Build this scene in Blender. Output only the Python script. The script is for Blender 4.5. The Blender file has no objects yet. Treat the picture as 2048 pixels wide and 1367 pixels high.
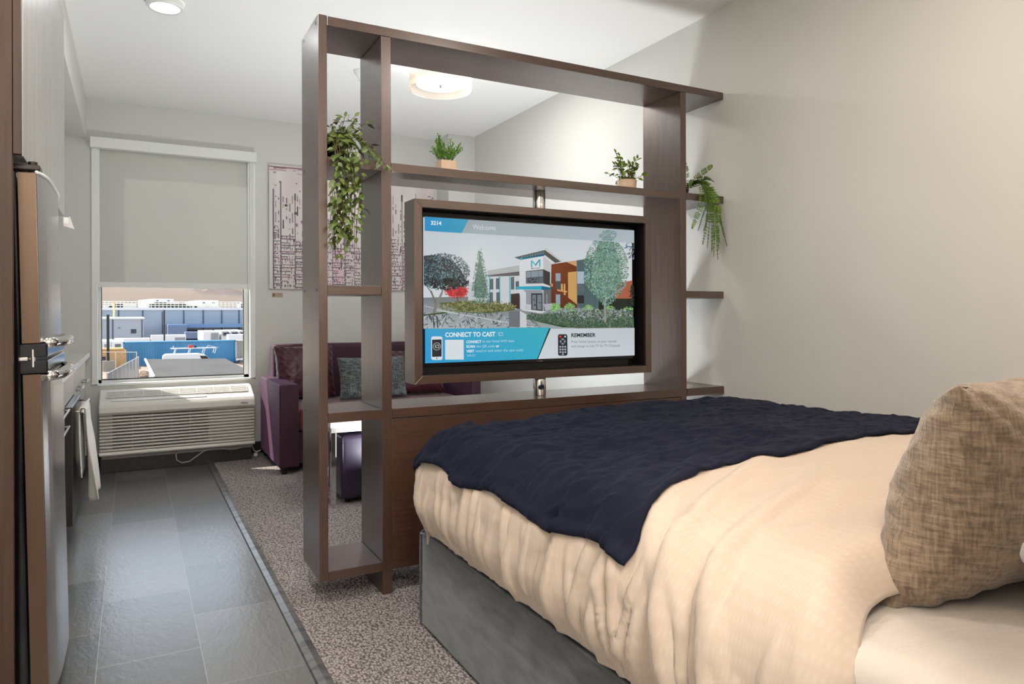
import bpy, math, random
import numpy as np
from mathutils import Vector, Matrix, noise as mnoise

S = bpy.context.scene
COL = S.collection
PI = math.pi
H = 1.16                                  # eye height above the floor

# ------------------------------------------------------------------ camera
F, YAW, ROLL, CY = 1419.88, math.radians(28.108), math.radians(.18), 627.16
cam_d = bpy.data.cameras.new('camera'); cam = bpy.data.objects.new('camera', cam_d); COL.objects.link(cam)
fwd = Vector((math.sin(YAW), math.cos(YAW), 0)); rt = Vector((math.cos(YAW), -math.sin(YAW), 0)); up = Vector((0, 0, 1))
r2 = rt * math.cos(ROLL) - up * math.sin(ROLL); u2 = rt * math.sin(ROLL) + up * math.cos(ROLL)
m = Matrix((( r2.x, u2.x, -fwd.x, 0), (r2.y, u2.y, -fwd.y, 0), (r2.z, u2.z, -fwd.z, H), (0, 0, 0, 1)))
cam.matrix_world = m
cam_d.sensor_width = 36; cam_d.sensor_fit = 'HORIZONTAL'
cam_d.lens = F / 2048 * 36
cam_d.shift_x = 0; cam_d.shift_y = -(683.5 - CY) / 2048
cam_d.clip_start = .05; cam_d.clip_end = 3000
S.camera = cam

# ------------------------------------------------------------------ colour management, world, sun, lamps
S.view_settings.view_transform = 'Standard'; S.view_settings.look = 'None'
S.view_settings.gamma = 1; S.view_settings.use_curve_mapping = False
S.view_settings.exposure = 0.34
W = bpy.data.worlds.new('sky'); S.world = W; W.use_nodes = True
nt = W.node_tree; nt.nodes.clear()
sky = nt.nodes.new('ShaderNodeTexSky'); sky.sky_type = 'HOSEK_WILKIE'
sky.sun_direction = Vector((-.6, .5, .72)).normalized(); sky.turbidity = 2.5; sky.ground_albedo = .35
bgn = nt.nodes.new('ShaderNodeBackground'); bgn.inputs[1].default_value = 8.5
won = nt.nodes.new('ShaderNodeOutputWorld')
hs_ = nt.nodes.new('ShaderNodeHueSaturation'); hs_.inputs['Saturation'].default_value = .42
nt.links.new(sky.outputs[0], hs_.inputs['Color']); nt.links.new(hs_.outputs[0], bgn.inputs[0]); nt.links.new(bgn.outputs[0], won.inputs[0])

def lin(c):
    c = c / 255.0
    return c / 12.92 if c <= .04045 else ((c + .055) / 1.055) ** 2.4
def rgb(r, g, b): return (lin(r), lin(g), lin(b), 1)

sun_d = bpy.data.lights.new('sun', 'SUN'); sun = bpy.data.objects.new('sun', sun_d); COL.objects.link(sun)
sun_d.energy = 6.8; sun_d.angle = math.radians(.6); sun_d.color = (1, .93, .82)
sun.rotation_euler = Vector((1.3, -1, -1.7)).to_track_quat('-Z', 'Y').to_euler()
sun.location = (-8, 12, 14)

def area(name, loc, power, size, color, aim=(0, 0, -1), shape='DISK', size_y=None):
    d = bpy.data.lights.new(name, 'AREA'); d.energy = power; d.shape = shape; d.size = size
    if size_y: d.size_y = size_y
    d.color = color
    o = bpy.data.objects.new(name, d); COL.objects.link(o); o.location = loc
    o.rotation_euler = Vector(aim).to_track_quat('-Z', 'Y').to_euler()
    return o
WARM = (1, .76, .56); NEUT = (1, .965, .925); COOL = (.93, .97, 1)
# real far aisle light; other area lamps are added fill; sconces at bed's head
area('aisle_light_far', (.154, 4.142, 2.75), 1.5, .16, COOL)
area('living_fill', (2.0, 4.15, 2.77), 10, .2, NEUT)  # added, unseen behind the top shelf, to brighten the living area
area('aisle_fill_mid', (.15, 1.9, 2.77), 17, .3, NEUT)  # added out of view to light the divider's left faces
area('aisle_fill_near', (.1, -.6, 2.77), 36, .5, (1, .93, .86))  # added lamp behind the camera, lifts the room's brightness
area('ceiling_fill_near', (.38, -1.05, 1.78), 62, .3, NEUT, aim=(0, 0, 1))  # added unseen upward lamp to whiten the near ceiling
area('ceiling_fill_far', (1.62, 3.85, .28), 36, .66, COOL, aim=(-.05, .12, 1))  # added lamp hidden behind the cabinet, brightens the far ceiling
area('bed_fill', (1.75, 1.15, 2.77), 14, .45, (1, .86, .74))  # added overhead fill, out of frame, for bed and right wall
def bulb(name, loc, power, r, color):
    d = bpy.data.lights.new(name, 'POINT'); d.energy = power; d.shadow_soft_size = r; d.color = color
    o = bpy.data.objects.new(name, d); COL.objects.link(o); o.location = loc; return o
bulb('sconce_bulb_left', (.98, .42, 1.62), 4, .09, WARM)
bulb('sconce_bulb_right', (2.55, .42, 1.62), 6, .09, WARM)
bulb('drum_lamp_bulb', (1.775, 4.30, 2.70), 16, .09, (1, .975, .94))

# ------------------------------------------------------------------ helpers
def at(u, v, axis, val):
    """world point where the photograph's sight line (u, v) meets the plane axis = val"""
    x = (u - 1024) / F; z = -(v - CY) / F
    c, s = math.cos(ROLL), math.sin(ROLL); x, z = x * c + z * s, -x * s + z * c
    d = Vector((x * math.cos(YAW) + math.sin(YAW), -x * math.sin(YAW) + math.cos(YAW), z))
    i = 'XYZ'.index(axis); o = Vector((0, 0, H)); return o + d * ((val - o[i]) / d[i])

def T(name, label, cat, loc=(0, 0, 0), group=None):
    o = bpy.data.objects.new(name, None); COL.objects.link(o); o.location = loc
    o['label'] = label; o['category'] = cat
    if group: o['group'] = group
    o.empty_display_size = .1
    return o
def tag(o, label, cat, group=None, kind=None):
    o['label'] = label; o['category'] = cat
    if group: o['group'] = group
    if kind: o['kind'] = kind
    return o
def origin(o):
    v = Vector((0, 0, 0))
    while o is not None: v += o.location; o = o.parent
    return v

class MB:
    def __init__(s): s.v = []; s.f = []; s.mi = []; s.c = []; s.mat = 0; s.col = None
    def face(s, idx): s.f.append(tuple(idx)); s.mi.append(s.mat)
    def add(s, vs, fs):
        b = len(s.v); s.v += [tuple(p) for p in vs]
        s.c += [s.col or (1, 1, 1, 1)] * len(vs)
        for f in fs: s.face([i + b for i in f])
        return s
    def box(s, a, b, bev=0):
        x0, y0, z0 = [min(a[i], b[i]) for i in range(3)]; x1, y1, z1 = [max(a[i], b[i]) for i in range(3)]
        if bev <= 0:
            vs = [(x0,y0,z0),(x1,y0,z0),(x1,y1,z0),(x0,y1,z0),(x0,y0,z1),(x1,y0,z1),(x1,y1,z1),(x0,y1,z1)]
            return s.add(vs, [(0,3,2,1),(4,5,6,7),(0,1,5,4),(1,2,6,5),(2,3,7,6),(3,0,4,7)])
        n = 3; bev = min(bev, (x1-x0)/2.01, (y1-y0)/2.01, (z1-z0)/2.01)
        # rounded box: cube-sphere corners pushed out
        vs = []; fs = []; N = 2 * (n + 1)
        def coord(i, lo, hi):
            if i <= n: return lo + bev, -math.cos(i / n * PI / 2) if n else -1
            return hi - bev, math.sin((i - n - 1) / n * PI / 2)
        idx = {}
        lo = (x0, y0, z0); hi = (x1, y1, z1)
        for i in range(N):
            for j in range(N):
                for k in range(N):
                    if 0 < i < N-1 and 0 < j < N-1 and 0 < k < N-1: continue
                    c = [coord(q, lo[a_], hi[a_]) for a_, q in enumerate((i, j, k))]
                    # cube-to-sphere direction
                    t = []
                    for a_, q in enumerate((i, j, k)):
                        w = (q / n - 1) if q <= n else (q - n - 1) / n
                        t.append(w)
                    L = math.sqrt(sum(w * w for w in t)) or 1
                    idx[(i, j, k)] = len(vs); vs.append(tuple(c[a_][0] + bev * t[a_] / L for a_ in range(3)))
        R = range(N - 1)
        for i in R:
            for j in R:
                fs.append((idx[(i,j,0)], idx[(i,j+1,0)], idx[(i+1,j+1,0)], idx[(i+1,j,0)]))
                fs.append((idx[(i,j,N-1)], idx[(i+1,j,N-1)], idx[(i+1,j+1,N-1)], idx[(i,j+1,N-1)]))
                fs.append((idx[(i,0,j)], idx[(i+1,0,j)], idx[(i+1,0,j+1)], idx[(i,0,j+1)]))
                fs.append((idx[(i,N-1,j)], idx[(i,N-1,j+1)], idx[(i+1,N-1,j+1)], idx[(i+1,N-1,j)]))
                fs.append((idx[(0,i,j)], idx[(0,i,j+1)], idx[(0,i+1,j+1)], idx[(0,i+1,j)]))
                fs.append((idx[(N-1,i,j)], idx[(N-1,i+1,j)], idx[(N-1,i+1,j+1)], idx[(N-1,i,j+1)]))
        return s.add(vs, fs)
    def prism(s, poly, axis, a, b):
        """extrude a 2-D polygon (other two axes in order) from a to b along axis"""
        n = len(poly); i = 'XYZ'.index(axis); vs = []
        for t in (a, b):
            for p in poly:
                q = list(p); q.insert(i, t); vs.append(q)
        fs = [tuple(range(n)), tuple(range(2*n-1, n-1, -1))] + [(k, (k+1) % n, n+(k+1) % n, n+k) for k in range(n)]
        return s.add(vs, fs)
    def cyl(s, c, r, h, axis='Z', n=24, r2=None, caps=True):
        r2 = r if r2 is None else r2; vs = []
        for t, rr in ((0, r), (h, r2)):
            for k in range(n):
                a = 2*PI*k/n; p = [rr*math.cos(a), rr*math.sin(a), t]
                if axis == 'X': p = [p[2], p[0], p[1]]
                if axis == 'Y': p = [p[0], p[2], p[1]]
                vs.append([c[q]+p[q] for q in range(3)])
        fs = [(k, (k+1) % n, n+(k+1) % n, n+k) for k in range(n)]
        if caps: fs += [tuple(range(n-1, -1, -1)), tuple(range(n, 2*n))]
        return s.add(vs, fs)
    def lathe(s, c, prof, n=32):
        vs = []; fs = []
        for r, z in prof:
            for k in range(n):
                a = 2*PI*k/n; vs.append((c[0]+r*math.cos(a), c[1]+r*math.sin(a), c[2]+z))
        for j in range(len(prof)-1):
            for k in range(n): fs.append((j*n+k, j*n+(k+1) % n, (j+1)*n+(k+1) % n, (j+1)*n+k))
        return s.add(vs, fs)
    def tube(s, pts, r, n=8):
        pts = [Vector(p) for p in pts]; vs = []; fs = []; ref = None
        for i, p in enumerate(pts):
            t = (pts[min(i+1, len(pts)-1)] - pts[max(i-1, 0)]).normalized()
            if ref is None: ref = Vector((0,0,1)) if abs(t.z) < .9 else Vector((1,0,0))
            x = t.cross(ref).normalized(); y = x.cross(t).normalized(); ref = y
            rr = r[i] if isinstance(r, (list, tuple)) else r
            for k in range(n):
                a = 2*PI*k/n; vs.append(p + x*rr*math.cos(a) + y*rr*math.sin(a))
        for i in range(len(pts)-1):
            for k in range(n): fs.append((i*n+k, i*n+(k+1) % n, (i+1)*n+(k+1) % n, (i+1)*n+k))
        fs += [tuple(range(n-1, -1, -1)), tuple((len(pts)-1)*n+k for k in range(n))]
        return s.add(vs, fs)
    def grid(s, P, close_u=False):
        """P[i][j] of points"""
        nu, nv = len(P), len(P[0]); b = len(s.v)
        for row in P: s.v += [tuple(p) for p in row]; s.c += [s.col or (1,1,1,1)] * nv
        for i in range(nu - (0 if close_u else 1)):
            for j in range(nv-1):
                i2 = (i+1) % nu; s.face((b+i*nv+j, b+i2*nv+j, b+i2*nv+j+1, b+i*nv+j+1))
        return s
    def build(s, name, mat, parent=None, smooth=False, bevel=0, seg=2, cattr=False, fix=False):
        me = bpy.data.meshes.new(name); off = origin(parent) if parent is not None else Vector((0,0,0))
        me.from_pydata([(x-off.x, y-off.y, z-off.z) for x, y, z in s.v], [], s.f)
        mats = mat if isinstance(mat, (list, tuple)) else [mat]
        for q in mats: me.materials.append(q)
        if len(mats) > 1: me.polygons.foreach_set('material_index', s.mi)
        if smooth: me.polygons.foreach_set('use_smooth', [True]*len(me.polygons))
        if cattr:
            ca = me.color_attributes.new('paint', 'FLOAT_COLOR', 'POINT')
            ca.data.foreach_set('color', [x for c in s.c for x in c])
        me.update()
        if fix:
            import bmesh
            bm = bmesh.new(); bm.from_mesh(me); bmesh.ops.recalc_face_normals(bm, faces=bm.faces); bm.to_mesh(me); bm.free()
        o = bpy.data.objects.new(name, me); COL.objects.link(o)
        if parent is not None: o.parent = parent
        if bevel:
            b = o.modifiers.new('bevel', 'BEVEL'); b.width = bevel; b.segments = seg; b.limit_method = 'ANGLE'; b.angle_limit = .6
        return o
def box(name, a, b, mat, parent=None, bevel=0, round_=0, smooth=False):
    return MB().box(a, b, round_).build(name, mat, parent, smooth=smooth or round_ > 0, bevel=bevel)
def struct(o): o['kind'] = 'structure'; return o
def copy_tree(o, parent=None):
    c = o.copy(); COL.objects.link(c)
    if parent is not None: c.parent = parent
    for ch in [x for x in bpy.data.objects if x.parent == o]: copy_tree(ch, c)
    return c

# value noise, vectorised
_rs = np.random.RandomState(7); _ang = _rs.rand(256, 256)*2*PI; _gx = np.cos(_ang); _gy = np.sin(_ang)
def vn(x, y):
    x = np.asarray(x, float); y = np.asarray(y, float)
    xi = np.floor(x).astype(int); yi = np.floor(y).astype(int); fx = x-xi; fy = y-yi
    a = xi % 256; b = yi % 256; c = (xi+1) % 256; d = (yi+1) % 256
    n00 = _gx[a,b]*fx+_gy[a,b]*fy; n10 = _gx[c,b]*(fx-1)+_gy[c,b]*fy; n01 = _gx[a,d]*fx+_gy[a,d]*(fy-1); n11 = _gx[c,d]*(fx-1)+_gy[c,d]*(fy-1)
    fx = fx**3*(fx*(fx*6-15)+10); fy = fy**3*(fy*(fy*6-15)+10)
    return ((n00*(1-fx)+n10*fx)*(1-fy)+(n01*(1-fx)+n11*fx)*fy)*1.5
def fbm(x, y, o=3):
    t = 0; a = 1
    for _ in range(o): t = t + a*vn(x, y); x = np.asarray(x)*2.03+11.3; y = np.asarray(y)*2.03+5.7; a *= .5
    return t
def sst(x): x = np.clip(x, 0, 1); return x*x*(3-2*x)

# ------------------------------------------------------------------ materials
def M(name, col, rough=.5, metal=0, spec=.5, bump=None, var=None, sheen=0, coat=0, coat_rough=.1, emis=None, estr=0, alpha=1, trans=0, ior=1.45):
    """bump=(scale, strength, (sx,sy,sz)); var=(scale, colour2, (sx,sy,sz), lo, hi)"""
    mt = bpy.data.materials.new(name); mt.use_nodes = True; n = mt.node_tree.nodes; l = mt.node_tree.links
    p = n['Principled BSDF']; p.inputs['Base Color'].default_value = col; p.inputs['Roughness'].default_value = rough
    p.inputs['Metallic'].default_value = metal; p.inputs['Specular IOR Level'].default_value = spec; p.inputs['IOR'].default_value = ior
    if sheen: p.inputs['Sheen Weight'].default_value = sheen; p.inputs['Sheen Roughness'].default_value = .4
    if coat: p.inputs['Coat Weight'].default_value = coat; p.inputs['Coat Roughness'].default_value = coat_rough
    if emis: p.inputs['Emission Color'].default_value = emis; p.inputs['Emission Strength'].default_value = estr
    if trans: p.inputs['Transmission Weight'].default_value = trans
    if bump or var:
        tc = n.new('ShaderNodeTexCoord')
    def coords(sc):
        mp = n.new('ShaderNodeMapping'); mp.inputs['Scale'].default_value = sc
        l.new(tc.outputs['Object'], mp.inputs['Vector']); return mp.outputs[0]
    if var:
        nz = n.new('ShaderNodeTexNoise'); nz.inputs['Scale'].default_value = var[0]; nz.inputs['Detail'].default_value = 5
        l.new(coords(var[2]), nz.inputs['Vector'])
        cr = n.new('ShaderNodeValToRGB'); cr.color_ramp.elements[0].position = var[3]; cr.color_ramp.elements[1].position = var[4]
        cr.color_ramp.elements[0].color = col; cr.color_ramp.elements[1].color = var[1]
        l.new(nz.outputs['Fac'], cr.inputs['Fac']); l.new(cr.outputs[0], p.inputs['Base Color'])
    if bump:
        nb = n.new('ShaderNodeTexNoise'); nb.inputs['Scale'].default_value = bump[0]; nb.inputs['Detail'].default_value = 4
        l.new(coords(bump[2]), nb.inputs['Vector'])
        bp = n.new('ShaderNodeBump'); bp.inputs['Strength'].default_value = bump[1]; bp.inputs['Distance'].default_value = bump[3] if len(bump) > 3 else .01
        l.new(nb.outputs['Fac'], bp.inputs['Height']); l.new(bp.outputs[0], p.inputs['Normal'])
    return mt
I3 = (1, 1, 1)
wall_m = M('wall_paint', rgb(210, 210, 206), .75, bump=(260, .06, I3, .002))
ceil_m = M('ceiling_paint', rgb(242, 242, 240), .85, bump=(220, .06, I3, .002))
trimw_m = M('white_trim', rgb(232, 234, 232), .4)
wood_v = M('dark_wood_upright', rgb(76, 48, 33), .45, spec=.3, coat=.85, coat_rough=.27, var=(7, rgb(56, 36, 26), (16, 16, .7), .3, .75), bump=(60, .06, (14, 14, .5), .002))
wood_h = M('dark_wood_level', rgb(76, 48, 33), .45, spec=.3, coat=.85, coat_rough=.27, var=(7, rgb(56, 36, 26), (.7, 16, 16), .3, .75), bump=(60, .06, (.5, 14, 14), .002))
for q_ in (wood_v, wood_h): q_.node_tree.nodes['Principled BSDF'].inputs['Coat IOR'].default_value = 2.0
chrome = M('chrome', (.75, .74, .72, 1), .08, 1)
chromeb = M('brushed_steel', rgb(186, 180, 174), .3, 1, bump=(120, .05, (1, 1, 30), .001))
black = M('black_plastic', rgb(20, 20, 22), .4)
blackg = M('black_gloss', rgb(14, 14, 16), .12, spec=.6)
grey_mesh = M('screw_dark', rgb(60, 58, 56), .3, .8)

def attr_mat(name, emit=None, rough=.8):
    mt = bpy.data.materials.new(name); mt.use_nodes = True; n = mt.node_tree.nodes; l = mt.node_tree.links
    p = n['Principled BSDF']; a = n.new('ShaderNodeAttribute'); a.attribute_name = 'paint'
    p.inputs['Roughness'].default_value = rough
    if emit:
        p.inputs['Base Color'].default_value = (.01, .01, .01, 1); p.inputs['Roughness'].default_value = .2; p.inputs['Specular IOR Level'].default_value = .2
        l.new(a.outputs['Color'], p.inputs['Emission Color']); p.inputs['Emission Strength'].default_value = emit
    else: l.new(a.outputs['Color'], p.inputs['Base Color'])
    return mt

# floor tiles: 0.31 x 0.60, running bond along the room
def tile_mat():
    mt = bpy.data.materials.new('slate_tile'); mt.use_nodes = True; n = mt.node_tree.nodes; l = mt.node_tree.links
    p = n['Principled BSDF']; p.inputs['Specular IOR Level'].default_value = .8
    tc = n.new('ShaderNodeTexCoord'); sp = n.new('ShaderNodeSeparateXYZ'); cb = n.new('ShaderNodeCombineXYZ')
    l.new(tc.outputs['Object'], sp.inputs[0])
    def mth(op, a, b):
        q = n.new('ShaderNodeMath'); q.operation = op
        for i, t in enumerate((a, b)):
            if isinstance(t, (int, float)): q.inputs[i].default_value = t
            else: l.new(t, q.inputs[i])
        return q.outputs[0]
    l.new(mth('ADD', sp.outputs['Y'], -.0), cb.inputs[0]); l.new(mth('ADD', sp.outputs['X'], .108+.314*4), cb.inputs[1])
    br = n.new('ShaderNodeTexBrick'); l.new(cb.outputs[0], br.inputs['Vector'])
    br.offset = .5; br.offset_frequency = 2; br.squash = 1
    br.inputs['Scale'].default_value = 1; br.inputs['Brick Width'].default_value = .6; br.inputs['Row Height'].default_value = .314
    br.inputs['Mortar Size'].default_value = .0016; br.inputs['Mortar Smooth'].default_value = .2; br.inputs['Bias'].default_value = 0
    br.inputs['Color1'].default_value = rgb(72, 70, 69); br.inputs['Color2'].default_value = rgb(128, 127, 127); br.inputs['Mortar'].default_value = rgb(150, 149, 148)
    nz = n.new('ShaderNodeTexNoise'); nz.inputs['Scale'].default_value = 3; nz.inputs['Detail'].default_value = 6
    l.new(tc.outputs['Object'], nz.inputs['Vector'])
    mx = n.new('ShaderNodeMix'); mx.data_type = 'RGBA'; mx.blend_type = 'MULTIPLY'; mx.inputs['Factor'].default_value = .35
    l.new(br.outputs['Color'], mx.inputs['A']); l.new(nz.outputs['Color'], mx.inputs['B'])
    hs = n.new('ShaderNodeHueSaturation'); hs.inputs['Saturation'].default_value = .25; hs.inputs['Value'].default_value = 1.15
    l.new(mx.outputs['Result'], hs.inputs['Color']); l.new(hs.outputs[0], p.inputs['Base Color'])
    p.inputs['Roughness'].default_value = .3; p.inputs['Coat Weight'].default_value = 1; p.inputs['Coat IOR'].default_value = 1.6; p.inputs['Coat Roughness'].default_value = .25
    mp = n.new('ShaderNodeMapping'); mp.inputs['Rotation'].default_value = (0, 0, .5); mp.inputs['Scale'].default_value = (1, .45, 1)
    l.new(tc.outputs['Object'], mp.inputs['Vector'])
    mu = n.new('ShaderNodeTexNoise'); mu.inputs['Scale'].default_value = 42; mu.inputs['Detail'].default_value = 3; mu.inputs['Distortion'].default_value = .6
    l.new(mp.outputs[0], mu.inputs['Vector'])
    b1 = n.new('ShaderNodeBump'); b1.inputs['Strength'].default_value = .6; b1.inputs['Distance'].default_value = .004
    l.new(mu.outputs['Fac'], b1.inputs['Height'])
    b2 = n.new('ShaderNodeBump'); b2.inputs['Strength'].default_value = .5; b2.inputs['Distance'].default_value = .001; b2.invert = True
    l.new(br.outputs['Fac'], b2.inputs['Height']); l.new(b1.outputs[0], b2.inputs['Normal']); l.new(b2.outputs[0], p.inputs['Normal'])
    return mt
tile_m = tile_mat()
def carpet_mat():
    mt = bpy.data.materials.new('loop_carpet'); mt.use_nodes = True; n = mt.node_tree.nodes; l = mt.node_tree.links
    p = n['Principled BSDF']; p.inputs['Roughness'].default_value = .95; p.inputs['Specular IOR Level'].default_value = .1
    tc = n.new('ShaderNodeTexCoord'); v = n.new('ShaderNodeTexVoronoi'); v.inputs['Scale'].default_value = 120
    mp = n.new('ShaderNodeMapping'); mp.inputs['Scale'].default_value = (1, .65, 1); mp.inputs['Rotation'].default_value = (0, 0, .4)
    l.new(tc.outputs['Object'], mp.inputs['Vector'])
    nz = n.new('ShaderNodeTexNoise'); nz.inputs['Scale'].default_value = 60; l.new(tc.outputs['Object'], nz.inputs['Vector'])
    ad = n.new('ShaderNodeMix'); ad.data_type = 'RGBA'; ad.blend_type = 'ADD'; ad.inputs['Factor'].default_value = .012
    l.new(mp.outputs[0], ad.inputs['A']); l.new(nz.outputs['Color'], ad.inputs['B']); l.new(ad.outputs['Result'], v.inputs['Vector'])
    cr = n.new('ShaderNodeValToRGB'); cr.color_ramp.elements[0].color = rgb(200, 190, 186); cr.color_ramp.elements[1].color = rgb(108, 101, 100)
    cr.color_ramp.elements[0].position = .15; cr.color_ramp.elements[1].position = .75
    l.new(v.outputs['Distance'], cr.inputs['Fac']); l.new(cr.outputs[0], p.inputs['Base Color'])
    b = n.new('ShaderNodeBump'); b.inputs['Strength'].default_value = .9; b.inputs['Distance'].default_value = .008; b.invert = True
    l.new(v.outputs['Distance'], b.inputs['Height']); l.new(b.outputs[0], p.inputs['Normal'])
    return mt
carpet_m = carpet_mat()

# ------------------------------------------------------------------ room shell
YW, XR, XL, ZC = 6.249, 2.8, -.95, 2.8
struct(box('floor', (XL-.1, -2, -.12), (.515, YW+.3, 0), tile_m))
struct(box('floor.001', (.515, -2, -.12), (XR+.1, YW+.3, .006), carpet_m))
tm = MB(); tm.prism([(.504, 0), (.508, .008), (.53, .0125), (.552, .011), (.556, 0)], 'Y', -2, YW)
trim1 = struct(tm.build('trim_1', M('strip_metal', rgb(160, 158, 156), .32, .9, var=(6, rgb(128, 126, 124), (1, 3, 1), .5, .62), bump=(14, .2, (3, 1, 1), .002)), smooth=False))
struct(box('ceiling', (XL-.1, -2, ZC), (XR+.1, YW+.3, ZC+.1), ceil_m))
wx0, wx1, wz0, wz1 = -.24, .865, .632, 2.46
wl = MB()
wl.box((XL-.1, YW, -.1), (wx0, YW+.16, ZC)).box((wx1, YW, -.1), (XR+.1, YW+.16, ZC)).box((wx0, YW, -.1), (wx1, YW+.16, wz0)).box((wx0, YW, wz1), (wx1, YW+.16, ZC))
struct(wl.build('wall_window', wall_m))
struct(box('wall_right', (XR, -2, 0), (XR+.1, YW, ZC), wall_m))
struct(box('wall_left', (XL-.1, -2, 0), (XL, YW, ZC), wall_m))
struct(box('wall_back', (XL, -1.75, 0), (.74, -1.65, ZC), wall_m))
struct(box('wall_head', (.74, -1.65, 0), (XR, .27, ZC), wall_m))
struct(box('wall_corner', (2.537, 5.966, 0), (XR, YW, ZC), wall_m))
struct(box('ceiling_soffit', (XL, 2.0, 2.5), (-.308, YW, ZC), wall_m))
bb = M('dark_rubber_base', rgb(46, 42, 42), .45)
struct(box('baseboard_window', (-.40, YW-.012, 0), (1.2, YW, .1), bb, bevel=.003))
struct(box('baseboard_right', (XR-.012, .27, 0), (XR, 5.96, .1), bb, bevel=.003))
bc = MB(); bc.box((2.537-.012, 5.966, 0), (2.537, YW, .1)); bc.box((2.525, 5.954, 0), (XR-.012, 5.966, .1))
struct(bc.build('baseboard_corner', bb))

# ------------------------------------------------------------------ window, frame, glass
wf = T('window_1', 'white framed window half covered by a roller shade above the air conditioner', 'window', (.31, YW, .63))
wf['kind'] = 'structure'
fr = MB()
for a, b in (((wx0-.035, YW-.012, wz0-.008), (wx0+.004, YW+.06, wz1+.04)), ((wx1-.004, YW-.012, wz0-.008), (wx1+.04, YW+.06, wz1+.04)),
             ((wx0-.035, YW-.012, wz0-.012), (wx1+.04, YW+.06, wz0+.004))): fr.box(a, b)
fr.build('window_frame', trimw_m, wf, bevel=.003)
sh = MB()
for a, b in (((wx0+.004, YW+.07, wz0), (wx0+.028, YW+.12, wz1)), ((wx1-.045, YW+.07, wz0), (wx1-.004, YW+.12, wz1)), ((wx0, YW+.07, wz0), (wx1, YW+.12, wz0+.03)), ((wx0, YW+.07, wz1-.04), (wx1, YW+.12, wz1))): sh.box(a, b)
sh.build('window_sash', trimw_m, wf, bevel=.002)
gk = MB()
for a, b in (((wx0+.026, YW+.066, wz0+.026), (wx0+.031, YW+.075, wz1)), ((wx1-.05, YW+.066, wz0+.026), (wx1-.044, YW+.075, wz1)), ((wx0+.026, YW+.066, wz0+.026), (wx1-.044, YW+.075, wz0+.034))): gk.box(a, b)
gk.build('gasket', black, wf)
def glass_mat():
    mt = bpy.data.materials.new('pane_glass'); mt.use_nodes = True; n = mt.node_tree.nodes; l = mt.node_tree.links; n.clear()
    o = n.new('ShaderNodeOutputMaterial'); tr = n.new('ShaderNodeBsdfTransparent'); tr.inputs[0].default_value = (.97, .98, .98, 1)
    gl = n.new('ShaderNodeBsdfGlossy'); gl.inputs['Roughness'].default_value = .0
    mx = n.new('ShaderNodeMixShader'); mx.inputs[0].default_value = .008; l.new(tr.outputs[0], mx.inputs[1]); l.new(gl.outputs[0], mx.inputs[2]); l.new(mx.outputs[0], o.inputs[0])
    return mt
MB().box((wx0+.028, YW+.085, wz0+.03), (wx1-.045, YW+.089, wz1-.04)).build('pane', glass_mat(), wf)

def shade_mat():
    mt = bpy.data.materials.new('shade_fabric'); mt.use_nodes = True; n = mt.node_tree.nodes; l = mt.node_tree.links; n.clear()
    o = n.new('ShaderNodeOutputMaterial'); d = n.new('ShaderNodeBsdfDiffuse'); d.inputs[0].default_value = rgb(224, 224, 216)
    t = n.new('ShaderNodeBsdfTranslucent'); t.inputs[0].default_value = rgb(196, 200, 200); mx = n.new('ShaderNodeMixShader'); mx.inputs[0].default_value = .34
    l.new(d.outputs[0], mx.inputs[1]); l.new(t.outputs[0], mx.inputs[2]); l.new(mx.outputs[0], o.inputs[0])
    return mt
rs = T('roller_shade', 'grey beige roller shade pulled halfway down the window', 'window shade', (.31, YW, 1.38))
MB().box((wx0+.006, YW+.016, 1.41), (wx1-.008, YW+.018, 2.43)).build('shade_fabric', shade_mat(), rs)
box('bottom_rail', (wx0+.004, YW+.008, 1.374), (wx1-.004, YW+.026, 1.414), trimw_m, rs, bevel=.003)
box('valance', (-.281, YW-.065, 2.424), (.909, YW-.001, 2.503), trimw_m, rs, bevel=.003)
for nm, xx in (('side_channel', wx0+.001), ('side_channel', wx1-.019)):
    box(nm, (xx, YW+.0, 1.374), (xx+.018, YW+.03, 2.424), trimw_m, rs, bevel=.002)
cb_ = MB(); cb_.tube([(.876, YW-.022, 2.42), (.878, YW-.02, 1.9), (.878, YW-.02, 1.36), (.884, YW-.02, 1.33), (.89, YW-.02, 1.36), (.89, YW-.022, 2.42)], .0016, 6)
cb_.build('bead_chain', trimw_m, rs)


# ------------------------------------------------------------------ room divider
Yf, Yb = 2.827, 3.132
Xa, Xa2, Xb, Xb2, Xc, Xc2 = .647, .683, .904, .945, 2.501, 2.539
Zt, Zt2, Zm, Zm2, Zs, Zs2, Zd, Zd2, Zb2, Zb = 2.345, 2.306, 1.786, 1.749, 1.276, 1.239, .769, .729, .140, .104
dv = T('room_divider', 'tall dark wood open shelf divider with low cabinet, standing between bed and sofa', 'room divider', (.925, 2.98, 0))
e = .0012
def panel(name, a, b, mat, root=None, bev=.0012): return box(name, a, b, mat, root or dv, bevel=bev)
left_panel = panel('end_panel', (Xa, Yf, Zb), (Xa2-e, Yb, Zt), wood_v)
panel('upright_panel', (Xb, Yf+.0005, 0), (Xb2, Yb, Zt2-e), wood_v)
panel('upright_panel', (Xc, Yf+.0005, 0), (Xc2, Yb, Zt2-e), wood_v)
panel('shelf_board', (Xa2, Yf, Zt2), (XR-.001, Yb, Zt-.002), wood_h)
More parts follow.
